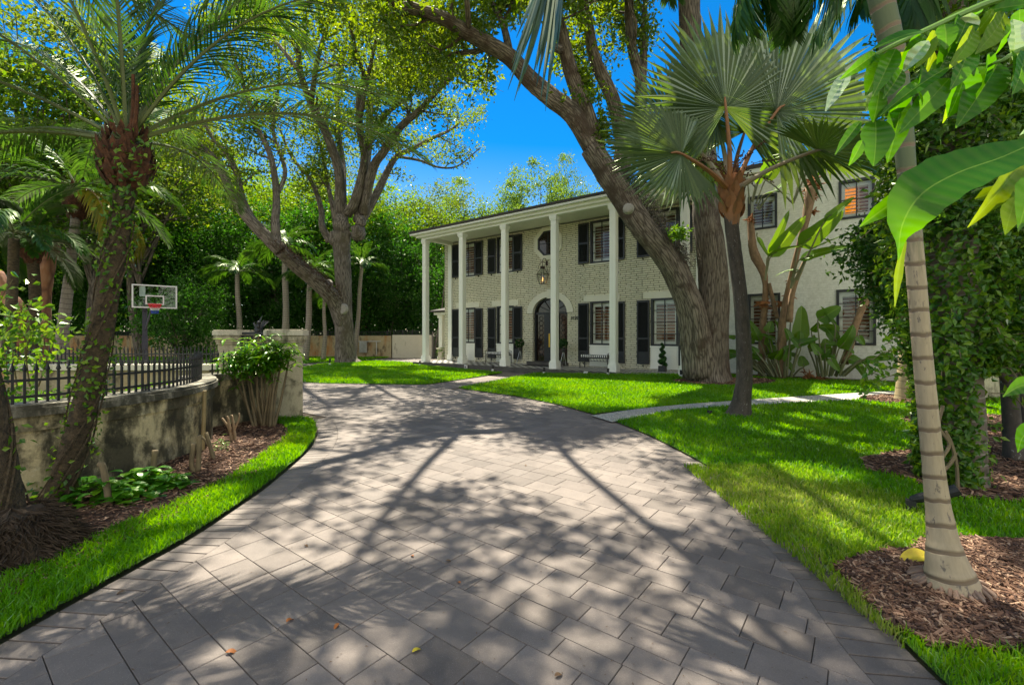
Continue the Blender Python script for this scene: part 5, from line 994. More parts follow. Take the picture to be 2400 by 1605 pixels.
pth=[at(1733,985,8.7),at(1734,968,8.7),at(1740,930,8.7),at(1745,874,8.7),at(1741,775,8.7),at(1735,696,8.7),at(1725,617,8.7),at(1716,538,8.7),at(1713,505,8.7)]
g=G();g.tube(smooth_path(pth,6),np.interp(np.linspace(0,1,49),[0,.06,.13,.22,.32,.5,1],[.42,.33,.22,.165,.142,.130,.118]),18,rough=.04);g.build('trunk',m_lich,fp,True)
m_boot=plain('orange_boot',(.36,.15,.05),(.20,.10,.045),5,.6,.2,kind='tc');g=G()
g.tube([at(1716,530,8.7),at(1716,500,8.7),at(1714,440,8.7),at(1712,410,8.7)],[.12,.15,.17,.14],12)
for i in range(26):
    a=i*2.4;zz=i/26;b=at(1715-2*zz,515-75*zz,8.7);o=np.array([math.cos(a),math.sin(a),0]);bigleaf(g,b+o*.12,o*.25+np.array([0,0,1]),o,.36,.20,-.2,6,.35)
g.build('leaf_boots',m_boot,fp)
hubs=[ # hub px,py,depth ; axis (image dx,dy, depth) ; normal ; R ; spread ; seed
 ((1701,254,8.3),(-.10,1,-.05),(.05,-1,.25),1.95,290,1),((1677,278,8.75),(-1,.25,.1),(.1,-1,.35),1.15,250,2),((1597,361,7.9),(-1,.02,-.2),(0,-1,.35),1.5,250,3),((1600,318,8.5),(-.85,.62,.1),(-.3,-1,.1),1.62,190,4),((1819,263,8.3),(.80,.66,-.05),(.25,-1,.3),2.35,255,5),
 ((1917,352,7.9),(.75,-.35,-.5),(.1,.1,1),1.35,300,6),((1745,310,9.4),(.35,1,.3),(0,-1,.2),1.5,280,7),((1650,375,9.3),(-.6,-.4,.3),(.1,-1,.4),1.0,270,10)]
pb=at(1713,430,8.65)
for hp_,ax,no_,RR,spd,sd in hubs:
    h=at(*hp_);x=np.array([ax[0],ax[2],ax[1]]);M=frame(h,x,no_);o=fan(RR,54,spd,.66,.03,.10,.10,sd).build('fan_leaf',m_fan,fp);o.matrix_basis=M
    g=G();mid=(h+pb)/2+np.array([0,0,-.02])+nrm(np.array([h[0]-pb[0],0,0])+1e-6)*-.02;g.tube(smooth_path([pb+np.array([(h[0]-pb[0])*.1,(h[1]-pb[1])*.1,-.1]),mid,h,h+nrm(x)*.2],6),np.linspace(.055,.012,19),7);g.build('leaf_stalk',m_boot if sd%2 else plain('stalk_bluegreen',(.30,.30,.22),(.28,.16,.07),3,.5,.1,kind='tc'),fp)
g=G()
for i in range(16):
    a=rg.random()*6.28;b=pb+np.array([0,0,.1]);d=np.array([math.cos(a),math.sin(a)*.6,rg.uniform(-.1,.9)]);e=b+nrm(d)*rg.uniform(.5,1.0);pp=smooth_path([b,(b+e)/2+np.array([0,0,.1]),e],5);g.tube(pp,.006,4,cap=False)
    for q in pp[3:]: 
        for k in range(3): g.ball(q+rg.normal(0,.02,3),.014,5,4)
g.build('fruit_stalks',m_dead,fp)
# ---- ringed palm in the right foreground
rp=thing('ringed_palm','slender pale ringed palm trunk with exposed roots in the right foreground mulch','palm tree',tuple(gnd(2225,1385)))
m_ring=rings('ringed_trunk',(.42,.335,.22),(.32,.255,.165),(.17,.12,.075),6.9,.7,.2,green=((.10,.125,.06),2.25),blot=(.16,.13,.10))
pth=[at(2232,1400,2.72),at(2228,1360,2.73),at(2215,1300,2.75),at(2203,1220,2.78),at(2190,1120,2.8),at(2176,980,2.8),at(2163,840,2.8),at(2150,680,2.8),at(2138,540,2.8),at(2125,400,2.8),at(2113,270,2.8),at(2095,130,2.8),at(2066,0,2.8),at(2045,-90,2.8),at(1990,-420,2.8),at(1960,-760,2.8)]
q=smooth_path(pth,10);sl=np.concatenate([[0],np.cumsum(np.linalg.norm(np.diff(q,axis=0),axis=1))]);rad=np.interp(sl/sl[-1],[0,.013,.034,.055,.09,.14,.27,.45,.57,.7,1],[.145,.135,.105,.080,.062,.053,.048,.047,.060,.068,.055])
fr_=np.mod(sl*6.9,1);rad=rad*(1+.035*np.exp(-((fr_-.05)/.06)**2))
g=G();g.tube(q,rad,22,rough=.012);g.build('trunk',m_ring,rp,True)
g=G();b=gnd(2225,1385)
for i in range(46):
    a=rg.uniform(0,6.28);r0=.10;p=b+np.array([math.cos(a)*r0,math.sin(a)*r0,.075+.03*rg.random()]);e=b+np.array([math.cos(a)*(.17+.06*rg.random()),math.sin(a)*(.17+.06*rg.random()),-.01]);g.tube(smooth_path([p,(p+e)/2+np.array([math.cos(a)*.03,math.sin(a)*.03,.015]),e],3),np.linspace(.013,.009,7),6,rnd=rg.random())
g.build('roots',plain('palm_root',(.20,.11,.07),(.28,.20,.15),9,.8,.3),rp,True)
FC=[frond(2.1,44,.55,.045,1.5,.1,1.0,.10,55,31,.018),frond(2.1,44,.60,.045,1.9,.05,1.2,.10,52,32,.018),frond(1.9,40,.5,.045,1.1,.2,.7,.10,50,33,.018)]
palmcrown(rp,pth[-1],[(60,25,.9,0,1),(40,35,.95,0,0),(5,25,.9,0,1),(-30,30,.9,0,0),(-70,30,.9,0,0),(235,45,.9,0,0),(205,60,.9,0,2),(15,75,1,0,2),(280,50,.9,0,0)],FC,[m_frond,m_stalk])
# hanging leaf tips at the top of the picture, from a fan palm leaning over the drive
hg=thing('overhanging_palm_leaf','dark drooping fan palm leaf hanging into the picture from the top centre','palm leaf',tuple(at(1330,-260,4.6)))
m_drk=leafmat('dark_fan_leaf',[(.018,.05,.020),(.03,.07,.028),(.045,.09,.035)],tr=(.12,.26,.04),tw=.25,rough=.3,gl=.09)
tips=[(1195,212),(1210,238),(1225,190),(1243,150),(1262,205),(1283,262),(1290,200),(1205,150),(1230,110),(1300,150),(1255,100),(1280,120),(1215,90),(1305,70),(1200,180),(1220,215),(1235,175),(1252,190),(1272,235),(1262,165),(1240,125),(1296,170),(1310,120),(1226,140)]
g=G();h=at(1330,-200,4.6)
for i,(x,y) in enumerate(tips):
    e=at(x-5,y,4.2+.06*(i%6));m1=h*.72+e*.28+np.array([-.03*(i%3),0,.06]);P=smooth_path([h,m1,h*.35+e*.65,e],6);n=len(P);w=np.interp(np.linspace(0,1,n),[0,.3,.8,1],[.012,.042,.036,.003]);s=np.array([1,0.15,.25]);s=s-0
    V=np.concatenate([np.stack([P[k]-s*w[k]*.55,P[k]+np.array([0,-.012,0]),P[k]+s*w[k]*.55]) for k in range(n)]);Fq=[[3*k+j,3*k+j+1,3*k+j+4,3*k+j+3] for k in range(n-1) for j in (0,1)];g.add(V,np.array(Fq),0,random.random())
g.build('leaf_segments',m_drk,hg)
g=G();g.tube(smooth_path([pth[-1],pth[-1]*.5+h*.5+np.array([0,0,.35]),h],6),np.linspace(.022,.012,13),6);g.build('leaf_stalk',m_stalk,hg)
# fronds that hang in at the top right
for l,b,specs,mt,nm in (('dark palm fronds with yellow tips hanging in above the fan palm',at(1840,-130,4.2),[(190,-24,.46,0,1),(200,-46,.40,0,1),(170,-44,.40,10,0),(240,-70,.34,0,1),(350,-26,.46,0,1),(330,-52,.42,0,0),(10,-40,.40,0,1),(185,-34,.5,0,0),(215,-60,.42,0,1),(300,-62,.44,0,0),(265,-50,.42,0,1)],m_frond,'overhanging_palm'),('green palm frond tips dipping into the top edge left of the vertical oak trunk',at(1575,-150,4.6),[(215,-58,.32,0,1),(260,-75,.28,0,1)],m_frond,'overhanging_palm'),('dark feathery palm fronds filling the top right corner behind the big leaves',at(2190,-120,4.9),[(190,-12,.62,0,0),(200,-38,.55,0,1),(165,-30,.55,0,1),(240,-60,.5,0,1),(20,-15,.8,0,1),(340,-40,.6,0,0),(185,-48,.62,0,0),(215,-20,.7,0,1),(175,-8,.75,0,0),(205,-58,.55,0,1)],m_frond,'overhanging_palm')):
    r=thing(nm,l,'palm fronds',tuple(b))
    if b[0]<3: g=G();g.tube(smooth_path([pth[-1],pth[-1]*.5+b*.5+np.array([0,0,.3]),b],6),np.linspace(.03,.018,13),6);g.build('leaf_stalk',m_stalk,r)
    palmcrown(r,b,specs,[FC2 for FC2 in [frond(2.1,40,.62,.055,1.2,.1,1.2,.10,52,41,.018),frond(2.1,40,.62,.055,1.6,.05,1.3,.10,50,42,.018),None]],[mt,m_stalk])
# ================================================================== plants
def wd(px): # depth of the wing wall along a photo column
    u=fpix(px,1.82);return float(fac(u,1.82)[1])
m_pad=leafmat('paddle_leaf',[(.028,.10,.010),(.045,.135,.012),(.065,.17,.014)],tr=(.44,.72,.015),tw=.5,rough=.35,gl=.05,vein=9,rib=.009)
m_pst=plain('paddle_stalk',(.10,.13,.05),(.16,.13,.07),6,.5,.1,kind='tc');m_husk=plain('husk_bark',(.30,.19,.11),(.15,.09,.05),12,.9,.6,kind='tc',stretch=(1,1,.5));m_husk2=plain('orange_husk',(.40,.16,.05),(.18,.07,.03),10,.9,.5)
st=thing('bird_of_paradise','clump of giant white bird of paradise plants with big paddle leaves before the white wing','plant',tuple(gnd(1850,884,.15)))
def trunk_(pts,rad,name='trunk'):
    g=G();g.tube(smooth_path(pts,6),np.interp(np.linspace(0,1,6*(len(pts)-1)+1),np.linspace(0,1,len(rad)),rad),10,rough=.10);g.build(name,m_husk,st,True)
Z=lambda x,y,o=.9:at(1700+x/4.612,560+y/4.612,wd(1700+x/4.612)-o)
trunk_([Z(395,1500),Z(398,1000),Z(425,700),Z(430,500),Z(405,350),Z(330,200),Z(300,100),Z(290,0),Z(275,-190)],[.11,.09,.09,.08,.12,.14,.12,.11,.09])
trunk_([Z(600,1500,1.1),Z(610,1100,1.1),Z(620,860,1.1),Z(680,560,1.1),Z(790,100,1.1),Z(880,-250,1.1),Z(930,-560,1.1)],[.16,.13,.10,.09,.08,.11,.15])
trunk_([Z(470,480),Z(520,680),Z(560,860)],[.06,.06,.06]);trunk_([Z(1290,1350,1),Z(1400,950,1),Z(1480,740,1),Z(1590,560,1),Z(1610,480,1)],[.10,.09,.09,.10,.08]);trunk_([Z(690,900,1.3),Z(730,560,1.3),Z(850,250,1.3)],[.09,.07,.05])
for x,y,n,r_ in ((940,-600,90,.20),(920,-480,70,.17),(960,-300,22,.10),(600,700,30,.12),(680,620,30,.13),(400,700,40,.14),(700,480,20,.1),(270,-220,30,.12),(1590,560,14,.1),(900,1480,30,.16),(1010,1500,20,.16)):
    c=Z(x,y,1.0);g=G();g.ball(c,r_*.5,8,6,jit=.1)
    for k in range(n): d=rdir(1)[0];d[2]=d[2]*.9-.35;bigleaf(g,c+rdir(1)[0]*r_*.6,d,rdir(1)[0],r_*(.9+rg.random()),.05,rg.uniform(-1,1),4,.4)
    g.build('dead_husk',m_husk2,st)
def pad(g,gs,bx,by,tx,ty,w,nz=(0,-1,.35),curve=.35,o=.9,stem=None,conv=Z,to=0.0,tear=0):
    b=conv(bx,by,o);t_=conv(tx,ty,o+to);L=float(np.linalg.norm(t_-b));bigleaf(g,b,t_-b+np.array(nz)*L*.5*math.sin(curve*.5),nz,L*1.06,w,curve,10,.22,'paddle',wave=.03,tear=tear)
    if stem is not None: s=conv(*stem,o);g.tube(smooth_path([s,(s+b)/2+np.array([0,0,.04]),b,b*.7+t_*.3],5),np.linspace(.028,.012,16),5,1)
gs=G()
Z8=lambda x,y,o=.9:at(1600+x/2.529,380+y/2.529,wd(1600+x/2.529)-o)
top=[((520,565),(720,330),.42,(0,-1,.5),.25,(490,690)),((512,560),(627,298),.26,(-.3,-1,.3),.2,(490,690)),((690,505),(945,300),.55,(.1,-1,.3),.3,(640,740)),((840,350),(1005,212),.26,(-.4,-.8,.6),.1,(680,700)),((760,520),(1080,375),.26,(0,-.3,1),.2,(640,750)),((690,582),(965,480),.36,(0,-.8,.6),.4,(640,750)),((690,640),(545,655),.17,(0,-.6,1),.7,(640,700)),((505,560),(700,470),.3,(0,.2,1),.6,(490,700)),((440,440),(505,560),.20,(.4,-1,0),-.1,(440,420))]
for i,(b,t_,w,nz,cv,s_) in enumerate(top):
    g=G();pad(g,gs,*b,*t_,w,nz,cv,2.0,s_,Z8);g.build('paddle_leaf',[m_pad,m_pst],st)
Z5=lambda x,y,o=1.1:at(1640+x/5.227,340+y/5.227,wd(1640+x/5.227)-o)
for b,t_,w,nz,cv,s_ in (((780,250),(1040,15),.30,(.3,-1,.3),.1,(650,700)),((800,440),(1070,85),.42,(-.3,-1,.2),.2,(690,720)),((690,480),(800,310),.24,(0,-1,.2),.3,(640,690)),((780,610),(1085,520),.26,(0,-.5,1),.3,(700,780)),((900,570),(1090,430),.24,(-.5,-.5,.8),.3,(720,800)),((900,570),(1160,600),.16,(0,-.3,1),.5,(720,780)),((590,470),(620,400),.10,(0,-1,.2),.2,(610,720))):
    g=G();pad(g,gs,*b,*t_,w,nz,cv,1.1,s_,Z5);g.build('paddle_leaf',[m_pad,m_pst],st)
Z7=lambda x,y,o=1.6:at(1400+x/3.267,y/3.267,wd(1400+x/3.267)-o)
for b,t_,w,nz in (((1620,1140),(1690,870),.30,(.5,-1,.1)),((1700,1120),(1960,790),.45,(-.3,-1,.3)),((1250,1340),(1430,1110),.3,(.2,-1,.2)),((1440,1200),(1540,1110),.2,(.3,-1,.3))):
    g=G();pad(g,gs,*b,*t_,w,nz,.2,1.6,(1500,1560),Z7,tear=.12);g.build('paddle_leaf',[m_pad,m_pst],st)
low=[(640,1140,560,880,.38),(800,1110,840,722,.46),(540,1100,370,1020,.34),(375,1110,258,870,.30),(705,885,708,770,.14),(1190,960,1045,730,.30),(1000,880,1235,735,.45),(1225,1020,1015,925,.38),(1228,1185,1425,958,.46),(1420,1050,1510,1140,.2),(800,1140,992,1065,.24),(1080,1140,1215,1130,.22),(910,1200,1025,1185,.22),(1500,1300,1845,1285,.17),(1330,1300,1480,1330,.34),(1420,1340,1535,1520,.2),(1470,1300,1605,1460,.16),(1540,1300,1685,1355,.13),(650,1330,750,1435,.24),(850,1380,820,1265,.3),(400,1290,290,1270,.28),(120,1230,10,1290,.26),(460,1010,500,890,.3),(700,1100,660,960,.3),(560,1240,470,1140,.3),(1000,1280,1130,1190,.28),(1120,1290,1230,1420,.24),(1220,1380,1250,1480,.22),(1200,1110,1100,960,.3),(930,1000,1020,910,.28),(1310,1180,1400,1230,.22),(120,1070,0,1050,.16)]
for i,(bx,by,tx,ty,w) in enumerate(low):
    g=G();nz=(rg.uniform(-.6,.6),-1,rg.uniform(.1,1.1));pad(g,gs,bx,by,tx,ty,w,nz,rg.uniform(.2,.7),.9+.5*rg.random(),(bx*.45+ (640 if bx<900 else 1080)*.55,1480));g.build('paddle_leaf',[m_pad,m_pst],st)
for i in range(34):
    bx=rg.uniform(80,1420);by=rg.uniform(1080,1360);a=rg.uniform(-2.6,.5);L=rg.uniform(110,210);g=G();pad(g,gs,bx,by,bx+L*math.cos(a)*rg.choice([-1,1]),by+L*math.sin(a)*.8,rg.uniform(.2,.34),(rg.uniform(-.8,.8),-1,rg.uniform(-.1,1.2)),rg.uniform(.2,.9),.6+.8*rg.random(),(bx*.4+(640 if bx<900 else 1080)*.6,1490));g.build('paddle_leaf',[m_pad,m_pst],st)
# ---- multi stem shrub at the pillar
m_cane=plain('shrub_cane',(.23,.175,.095),(.085,.065,.04),14,.85,.5,kind='tc',stretch=(1,1,.3))
m_shrub=leafmat('shrub_leaf',[(.02,.12,.008),(.04,.17,.010),(.07,.22,.010),(.12,.27,.012)],tr=(.36,.70,.01),tw=.45,rough=.28,gl=.07)
sh=thing('shrub','bright green shrub with many bare upright canes in front of the gate pillar','shrub',tuple(gnd(612,1004)))
b0=gnd(612,1004);tops=[]
for i,(x0,x1,y1) in enumerate([(590,545,868),(596,562,862),(603,575,858),(607,590,855),(612,603,850),(615,612,860),(620,622,856),(624,632,850),(628,641,858),(633,650,848),(637,660,846),(641,676,850),(600,585,880),(618,640,866)]):
    d=7.6+.25*rg.random();b=gnd(x0,1006-6*rg.random());b=b+np.array([0,rg.uniform(-.05,.15),0]);e=at(x1,y1,d-.15*rg.random());g=G();g.tube(smooth_path([b,b*.55+e*.45+rg.normal(0,.02,3),e],5),np.linspace(.025,.014,11),7,rough=.10);g.build('cane',m_cane,sh,True);tops.append(e)
g=G()
for k in range(360):
    e=tops[rg.integers(len(tops))]+rg.normal(0,1,3)*np.array([.095,.10,.13])+np.array([0,-.05,.12]);a=rg.random()*6.28
    for q in range(4): d=np.array([math.cos(a+q*1.6),math.sin(a+q*1.6),rg.uniform(-.3,.7)]);bigleaf(g,e,d,(0,0,1),rg.uniform(.12,.19),.044,.7,4,.3)
g.build('leaves',m_shrub,sh)
# ---- pruned stumps in the left bed
def stick(name,label,pts,r0,r1,mat=m_cane,cut=True,group='pruned stumps in the left bed'):
    g=G();p=smooth_path(pts,4);g.tube(p,np.interp(np.linspace(0,1,len(p)),[0,.12,.9,1],[r0*1.3,r0,r1,r1*1.15]),9,rough=.10);o=g.build(name,mat,None,True);return tag(o,label,'stump',group)
def vpt(px,py,base): return at(px,py,base[1])
b=gnd(258,1190);stick('pruned_stump','mossy leaning stump rising from the big leaved ground cover',[b,vpt(250,1140,b),vpt(241,1092,b),vpt(232,1088,b)],.026,.022)
b=gnd(361,1138);stick('pruned_stump','thicker straight stump with a sawn slanted top nearest the wall middle',[b,vpt(360,1100,b),vpt(364,1055,b)],.028,.024)
r=thing('pruned_stump','v shaped pair of stumps joined at the foot behind the ground cover','stump',tuple(gnd(462,1112)),0,'pruned stumps in the left bed')
b=gnd(462,1112);g=G();g.tube(smooth_path([b,vpt(450,1090,b),vpt(455,1040,b)],4),np.linspace(.03,.024,9),8,rough=.1);g.tube(smooth_path([b+np.array([.01,0,.03]),vpt(466,1070,b),vpt(468,1020,b)],4),np.linspace(.028,.022,9),8,rough=.1);g.build('stems',m_cane,r,True)
r=thing('pruned_stump','forked stump with a side prong in the middle of the mulch','stump',tuple(gnd(502,1082)),0,'pruned stumps in the left bed')
b=gnd(502,1082);g=G();g.tube(smooth_path([b,vpt(493,1045,b),vpt(483,1013,b)],4),np.linspace(.026,.02,9),8,rough=.1);g.tube(smooth_path([vpt(496,1052,b),vpt(480,1030,b),vpt(470,1022,b)],4),np.linspace(.018,.013,9),7);g.build('stems',m_cane,r,True)
r=thing('pruned_stump','pale branching stump with curled bare twigs in front of the shrub canes','stump',tuple(gnd(545,1040)),0,'pruned stumps in the left bed')
b=gnd(545,1038);g=G()
for pp,r0 in (([(545,1038),(537,1005),(524,985),(520,980)],.022),([(540,1012),(535,985),(532,975)],.02),([(546,1016),(555,995),(561,978),(560,968)],.017),([(552,1035),(548,1000),(543,972)],.024)): g.tube(smooth_path([vpt(*q_,b) for q_ in pp],4),np.linspace(r0,r0*.6,4*(len(pp)-1)+1),7,rough=.1)
g.build('stems',plain('pale_twig',(.34,.24,.14),(.25,.17,.10),12,.8,.3),r,True)
b=gnd(474,1062);tag(G().tube([b,vpt(478,980,b),vpt(480,915,b)],[.026,.024,.023],9).build('bamboo_pole',plain('bamboo',(.34,.26,.13),(.25,.18,.08),10,.6,.2,kind='tc')),'straight pale bamboo pole standing at the end of the curved wall','pole')
b=gnd(458,1050);g=G();g.tube(smooth_path([b,vpt(459,1020,b),vpt(455,1012,b),vpt(450,1016,b)],4),.011,6);tag(g.build('irrigation_hose',m_iron),'short black irrigation hose hooked over beside the wall end','hose')
# ground cover plants
gc=[]
def groundcover(name,label,cx,cy,n,rx,ry,L,W,mat,hmax=.16):
    c=gnd(cx,cy);r=thing(name,label,'plant',tuple(c));g=G()
    for k in range(n):
        a=rg.random()*6.28;q=math.sqrt(rg.random());b=c+np.array([math.cos(a)*rx*q,math.sin(a)*ry*q,.02+hmax*(1-q*q)*rg.random()]);b2=rg.random()*6.28;bigleaf(g,b,(math.cos(b2),math.sin(b2),rg.uniform(.0,.7)),(0,0,1),L*rg.uniform(.7,1.2),W*rg.uniform(.8,1.1),.7,5,.2,rnd=rg.random())
    g.build('leaves',mat,r);return r
m_cover=leafmat('ground_cover_leaf',[(.03,.15,.014),(.05,.20,.016),(.09,.27,.015),(.15,.32,.02)],tr=(.34,.70,.02),tw=.42,rough=.3,gl=.06)
groundcover('leafy_plant','broad leaved green plant spreading around the mossy stump left in the bed',250,1180,150,.42,.22,.15,.08,m_cover,.30)
groundcover('leafy_plant','low green plant with round leaves along the mulch right of the mossy stump',345,1150,150,.45,.2,.13,.09,m_cover,.22)
groundcover('leafy_plant','small light green plant reaching toward the mulch near the v shaped stumps',410,1142,45,.18,.14,.12,.08,m_cover,.12)
groundcover('leafy_plant','leafy sprouts at the foot of the vine wrapped palm',105,1165,60,.2,.2,.12,.06,m_cover,.35)
groundcover('leafy_plant','small fern like seedling beside the forked stump',520,1060,60,.08,.06,.07,.012,m_cover,.22)
groundcover('weed_patch','tiny green weeds in the mulch below the vine wrapped palm',170,1225,90,.16,.10,.03,.02,m_cover,.03)
groundcover('grass_tuft','spiky light green tuft at the porch end beside the big oak',1595,884,60,.16,.16,.30,.025,m_cover,.1)
groundcover('spiky_plant','narrow bladed plant behind the thin trunk at the right edge',2335,1010,50,.15,.12,.42,.03,m_cover,.1)
groundcover('leafy_plant','dark plant at the foot of the rear wall left of the oak',780,832,60,.6,.4,.5,.16,m_cover,.8)
# fern bed behind the curved wall
g=G();n=16000;x=rg.uniform(-13,-5.0,n);y=rg.uniform(3.4,9.6,n);k=((x-ac[0])**2+(y-ac[1])**2<2.05**2)|(x<-6.5);k&=(y>8.1)|(x<-5.6);x=x[k];y=y[k];n=len(x);P=np.stack([x,y,.55*rg.random(n)*(0.6+.4*np.sin(x*2)*np.cos(y*1.7))+.05],1);leaves(g,P,nrm(rdir(n)+np.array([0,0,.3])),nrm(rdir(n)+np.array([0,0,1])),.12,.045);tag(g.build('fern_bed',m_cover),'bright fern like ground cover in the court behind the curved wall','ground cover',kind='stuff')
# planter plant
b=fac(fpix(1036,2.6),2.6,.8);g=G()
for k in range(140): a=rg.random()*6.28;d=np.array([math.cos(a),math.sin(a),rg.uniform(-.3,1)]);bigleaf(g,b+d*np.array([.2,.2,0])*rg.random()+np.array([0,0,-.5*rg.random()**2]),d,(0,0,1),.22,.08,1.2,4,.2)
g.build('trailing_plant',m_cover,bpy.data.objects['planter'])
# ---- ivy covered palm and dark leafy mass at the right
m_dark=leafmat('dark_small_leaf',[(.015,.065,.012),(.03,.10,.016),(.05,.15,.018),(.11,.22,.02)],tr=(.22,.50,.02),tw=.36,rough=.28,gl=.07)
ip=thing('ivy_covered_palm','thick ringed palm trunk smothered in climbing ivy at the right','palm tree',tuple(gnd(2235,1138)))
m_thick=rings('thick_palm_trunk',(.16,.12,.09),(.10,.08,.06),(.22,.19,.155),9,.85,.22)
pth=[at(2236,1150,4.7),at(2236,1100,4.7),at(2234,1000,4.7),at(2228,880,4.7),at(2225,700,4.75),at(2222,450,4.8),at(2215,200,4.85),at(2205,-60,4.9),at(2200,-300,4.9)]
g=G();g.tube(smooth_path(pth,6),np.interp(np.linspace(0,1,49),[0,.05,.12,.3,1],[.30,.27,.25,.24,.20]),20,rough=.02);g.build('trunk',m_thick,ip,True)
q=smooth_path(pth,10);n=19000;i=(rg.random(n)*len(q)*.86).astype(int)+8;i=i.clip(0,len(q)-1);zz=q[i][:,2];a=rg.uniform(0,6.28,n);den=np.where(zz<1.15,(np.cos(a-3.3)>.25)*.6+.03,1.0);k=rg.random(n)<den;i=i[k];a=a[k];zz=zz[k];n=len(a);rr=.25+(.05+.30*np.clip((zz-1.0)/1.6,0,1))*rg.random(n)**.7;o=np.stack([np.cos(a),np.sin(a),a*0],1);P=q[i]+o*rr[:,None]+rg.normal(0,.025,(n,3));g=G();leaves(g,P,nrm(rdir(n)+np.array([0,0,-.6])),nrm(o+.5*rdir(n)),.075*(.6+.7*rg.random(n)),.046);g.build('ivy',m_ivy,ip)
g=G()
for k in range(70):
    j=int((.36+.50*rg.random())*len(q));a_=rg.uniform(2.4,6.0);d=np.array([math.cos(a_),math.sin(a_)*.8,rg.uniform(-.3,.5)]);b=q[j]+nrm(d)*.3;L_=rg.uniform(.15,.5);sp_=smooth_path([b,b+d*L_*.6+np.array([0,0,.04]),b+d*L_+np.array([0,0,-.08])],4);g.tube(sp_,.004,4,cap=False,mi=1)
    m=int(22*L_/.3);i_=rg.integers(2,len(sp_),m);P=sp_[i_]+rg.normal(0,.025,(m,3));leaves(g,P,nrm(d*.5+rdir(m)),nrm(rdir(m)+np.array([-.3,-.5,.7])),.075*(.7+.6*rg.random(m)),.045)
g.build('ivy_sprays',[m_ivy,m_cane],ip)
g=G()
for pp in ([(2190,1140),(2205,1080),(2225,1040),(2200,1000),(2210,950)],[(2245,1140),(2242,1090),(2230,1040),(2215,1010)],[(2180,1100),(2200,1110),(2228,1085),(2240,1060)]): g.tube(smooth_path([at(x,y,4.42) for x,y in pp],5),.016,6)
g.build('ivy_stem',m_cane,ip)
dt=thing('dark_tree','dark small leaved tree filling the right edge above a thin dark trunk','tree',tuple(gnd(2372,1078)))
g=G();g.tube(smooth_path([gnd(2376,1085),at(2372,1000,5.6),at(2360,850,5.6),at(2350,700,5.6),at(2340,450,5.7)],5),np.linspace(.10,.05,21),10,rough=.06);g.tube(smooth_path([at(2366,900,5.6),at(2325,850,5.5),at(2290,800,5.4)],5),np.linspace(.05,.02,11),7);g.tube(smooth_path([gnd(2415,1080),at(2400,950,5.8),at(2385,820,5.8),at(2390,650,5.8)],5),np.linspace(.07,.03,16),8);g.build('trunk',m_lich,dt,True)
def mass(poly,d0,d1,n,cl,sig,zr=1.0):
    P=np.array(poly,float);out=[]
    c,_=sample(poly,int(cl*2.2));c=c[:cl];dd=rg.uniform(d0,d1,len(c));C=np.array([at(x,y,d) for (x,y),d in zip(c,dd)]);k=n//max(1,len(C));i=np.repeat(np.arange(len(C)),k);return C[i]+rg.standard_normal((len(i),3))*sig*np.array([1,1,.65])
P=mass([(2150,120),(2300,60),(2520,60),(2560,820),(2380,845),(2290,800),(2290,640),(2240,560),(2140,520),(2120,300)],4.4,6.6,42000,210,.16);crown(P,m_dark,'crown',dt,.085,.55)
sb=thing('dark_tree','small leaved dark branches reaching in front of the wing windows behind the ringed palm','tree',tuple(at(2140,HY,7.6)))
g=G();b=at(2150,HY,7.4);b[2]=0
g.tube(smooth_path([b,at(2150,700,7.4),at(2140,560,7.4),at(2150,300,7.4)],5),np.linspace(.09,.04,16),8)
for pp in ([(2145,600),(2080,560),(2020,545),(1985,560)],[(2145,680),(2090,650),(2040,640),(1995,620)],[(2145,760),(2110,740),(2085,760)],[(2145,520),(2090,480),(2040,500)],[(2148,450),(2110,400),(2100,350)],[(2145,850),(2115,850),(2090,842)]): g.tube(smooth_path([at(x,y,7.3) for x,y in pp],5),np.linspace(.03,.008,5*(len(pp)-1)+1),6)
g.build('trunk',m_lich,sb,True)
P=mass([(2000,560),(2040,520),(2090,470),(2150,330),(2180,330),(2180,820),(2120,790),(2080,720),(2050,670),(1990,620)],6.8,7.6,9500,80,.13);P=np.concatenate([P,np.array([at(x,y,7.3) for x,y in ((1985,560),(1965,620),(2000,600),(2095,845),(2105,820),(1975,590))])[rg.integers(0,6,170)]+rg.normal(0,.10,(170,3))]);crown(P,m_dark,'crown',sb,.10,.5)
# pale trunk behind the ringed palm
pt=thing('pale_palm','pale smooth trunk base standing in its own mulch ring by the gravel path','palm tree',tuple(gnd(2118,952)))
pth=[at(2116,962,10),at(2118,940,10),at(2124,880,10),at(2130,800,10),at(2136,600,10),at(2140,300,10),at(2142,0,10),at(2142,-200,10)]
g=G();g.tube(smooth_path(pth,5),np.interp(np.linspace(0,1,36),[0,.05,.2,1],[.27,.22,.17,.13]),14,rough=.02);g.build('trunk',rings('yellow_trunk',(.42,.33,.18),(.32,.25,.14),(.2,.15,.08),6,.8,.1),pt,True)
palmcrown(pt,pth[-1],[(a_*37,15+(a_*23)%50,1.2,0,a_%2) for a_ in range(11)],[frond(2.6,50,.6,.05,1.3,.3,.9,.12,55,51,.02),frond(2.6,50,.6,.05,1.8,.2,1.0,.12,55,52,.02)],[m_frond,m_stalk])
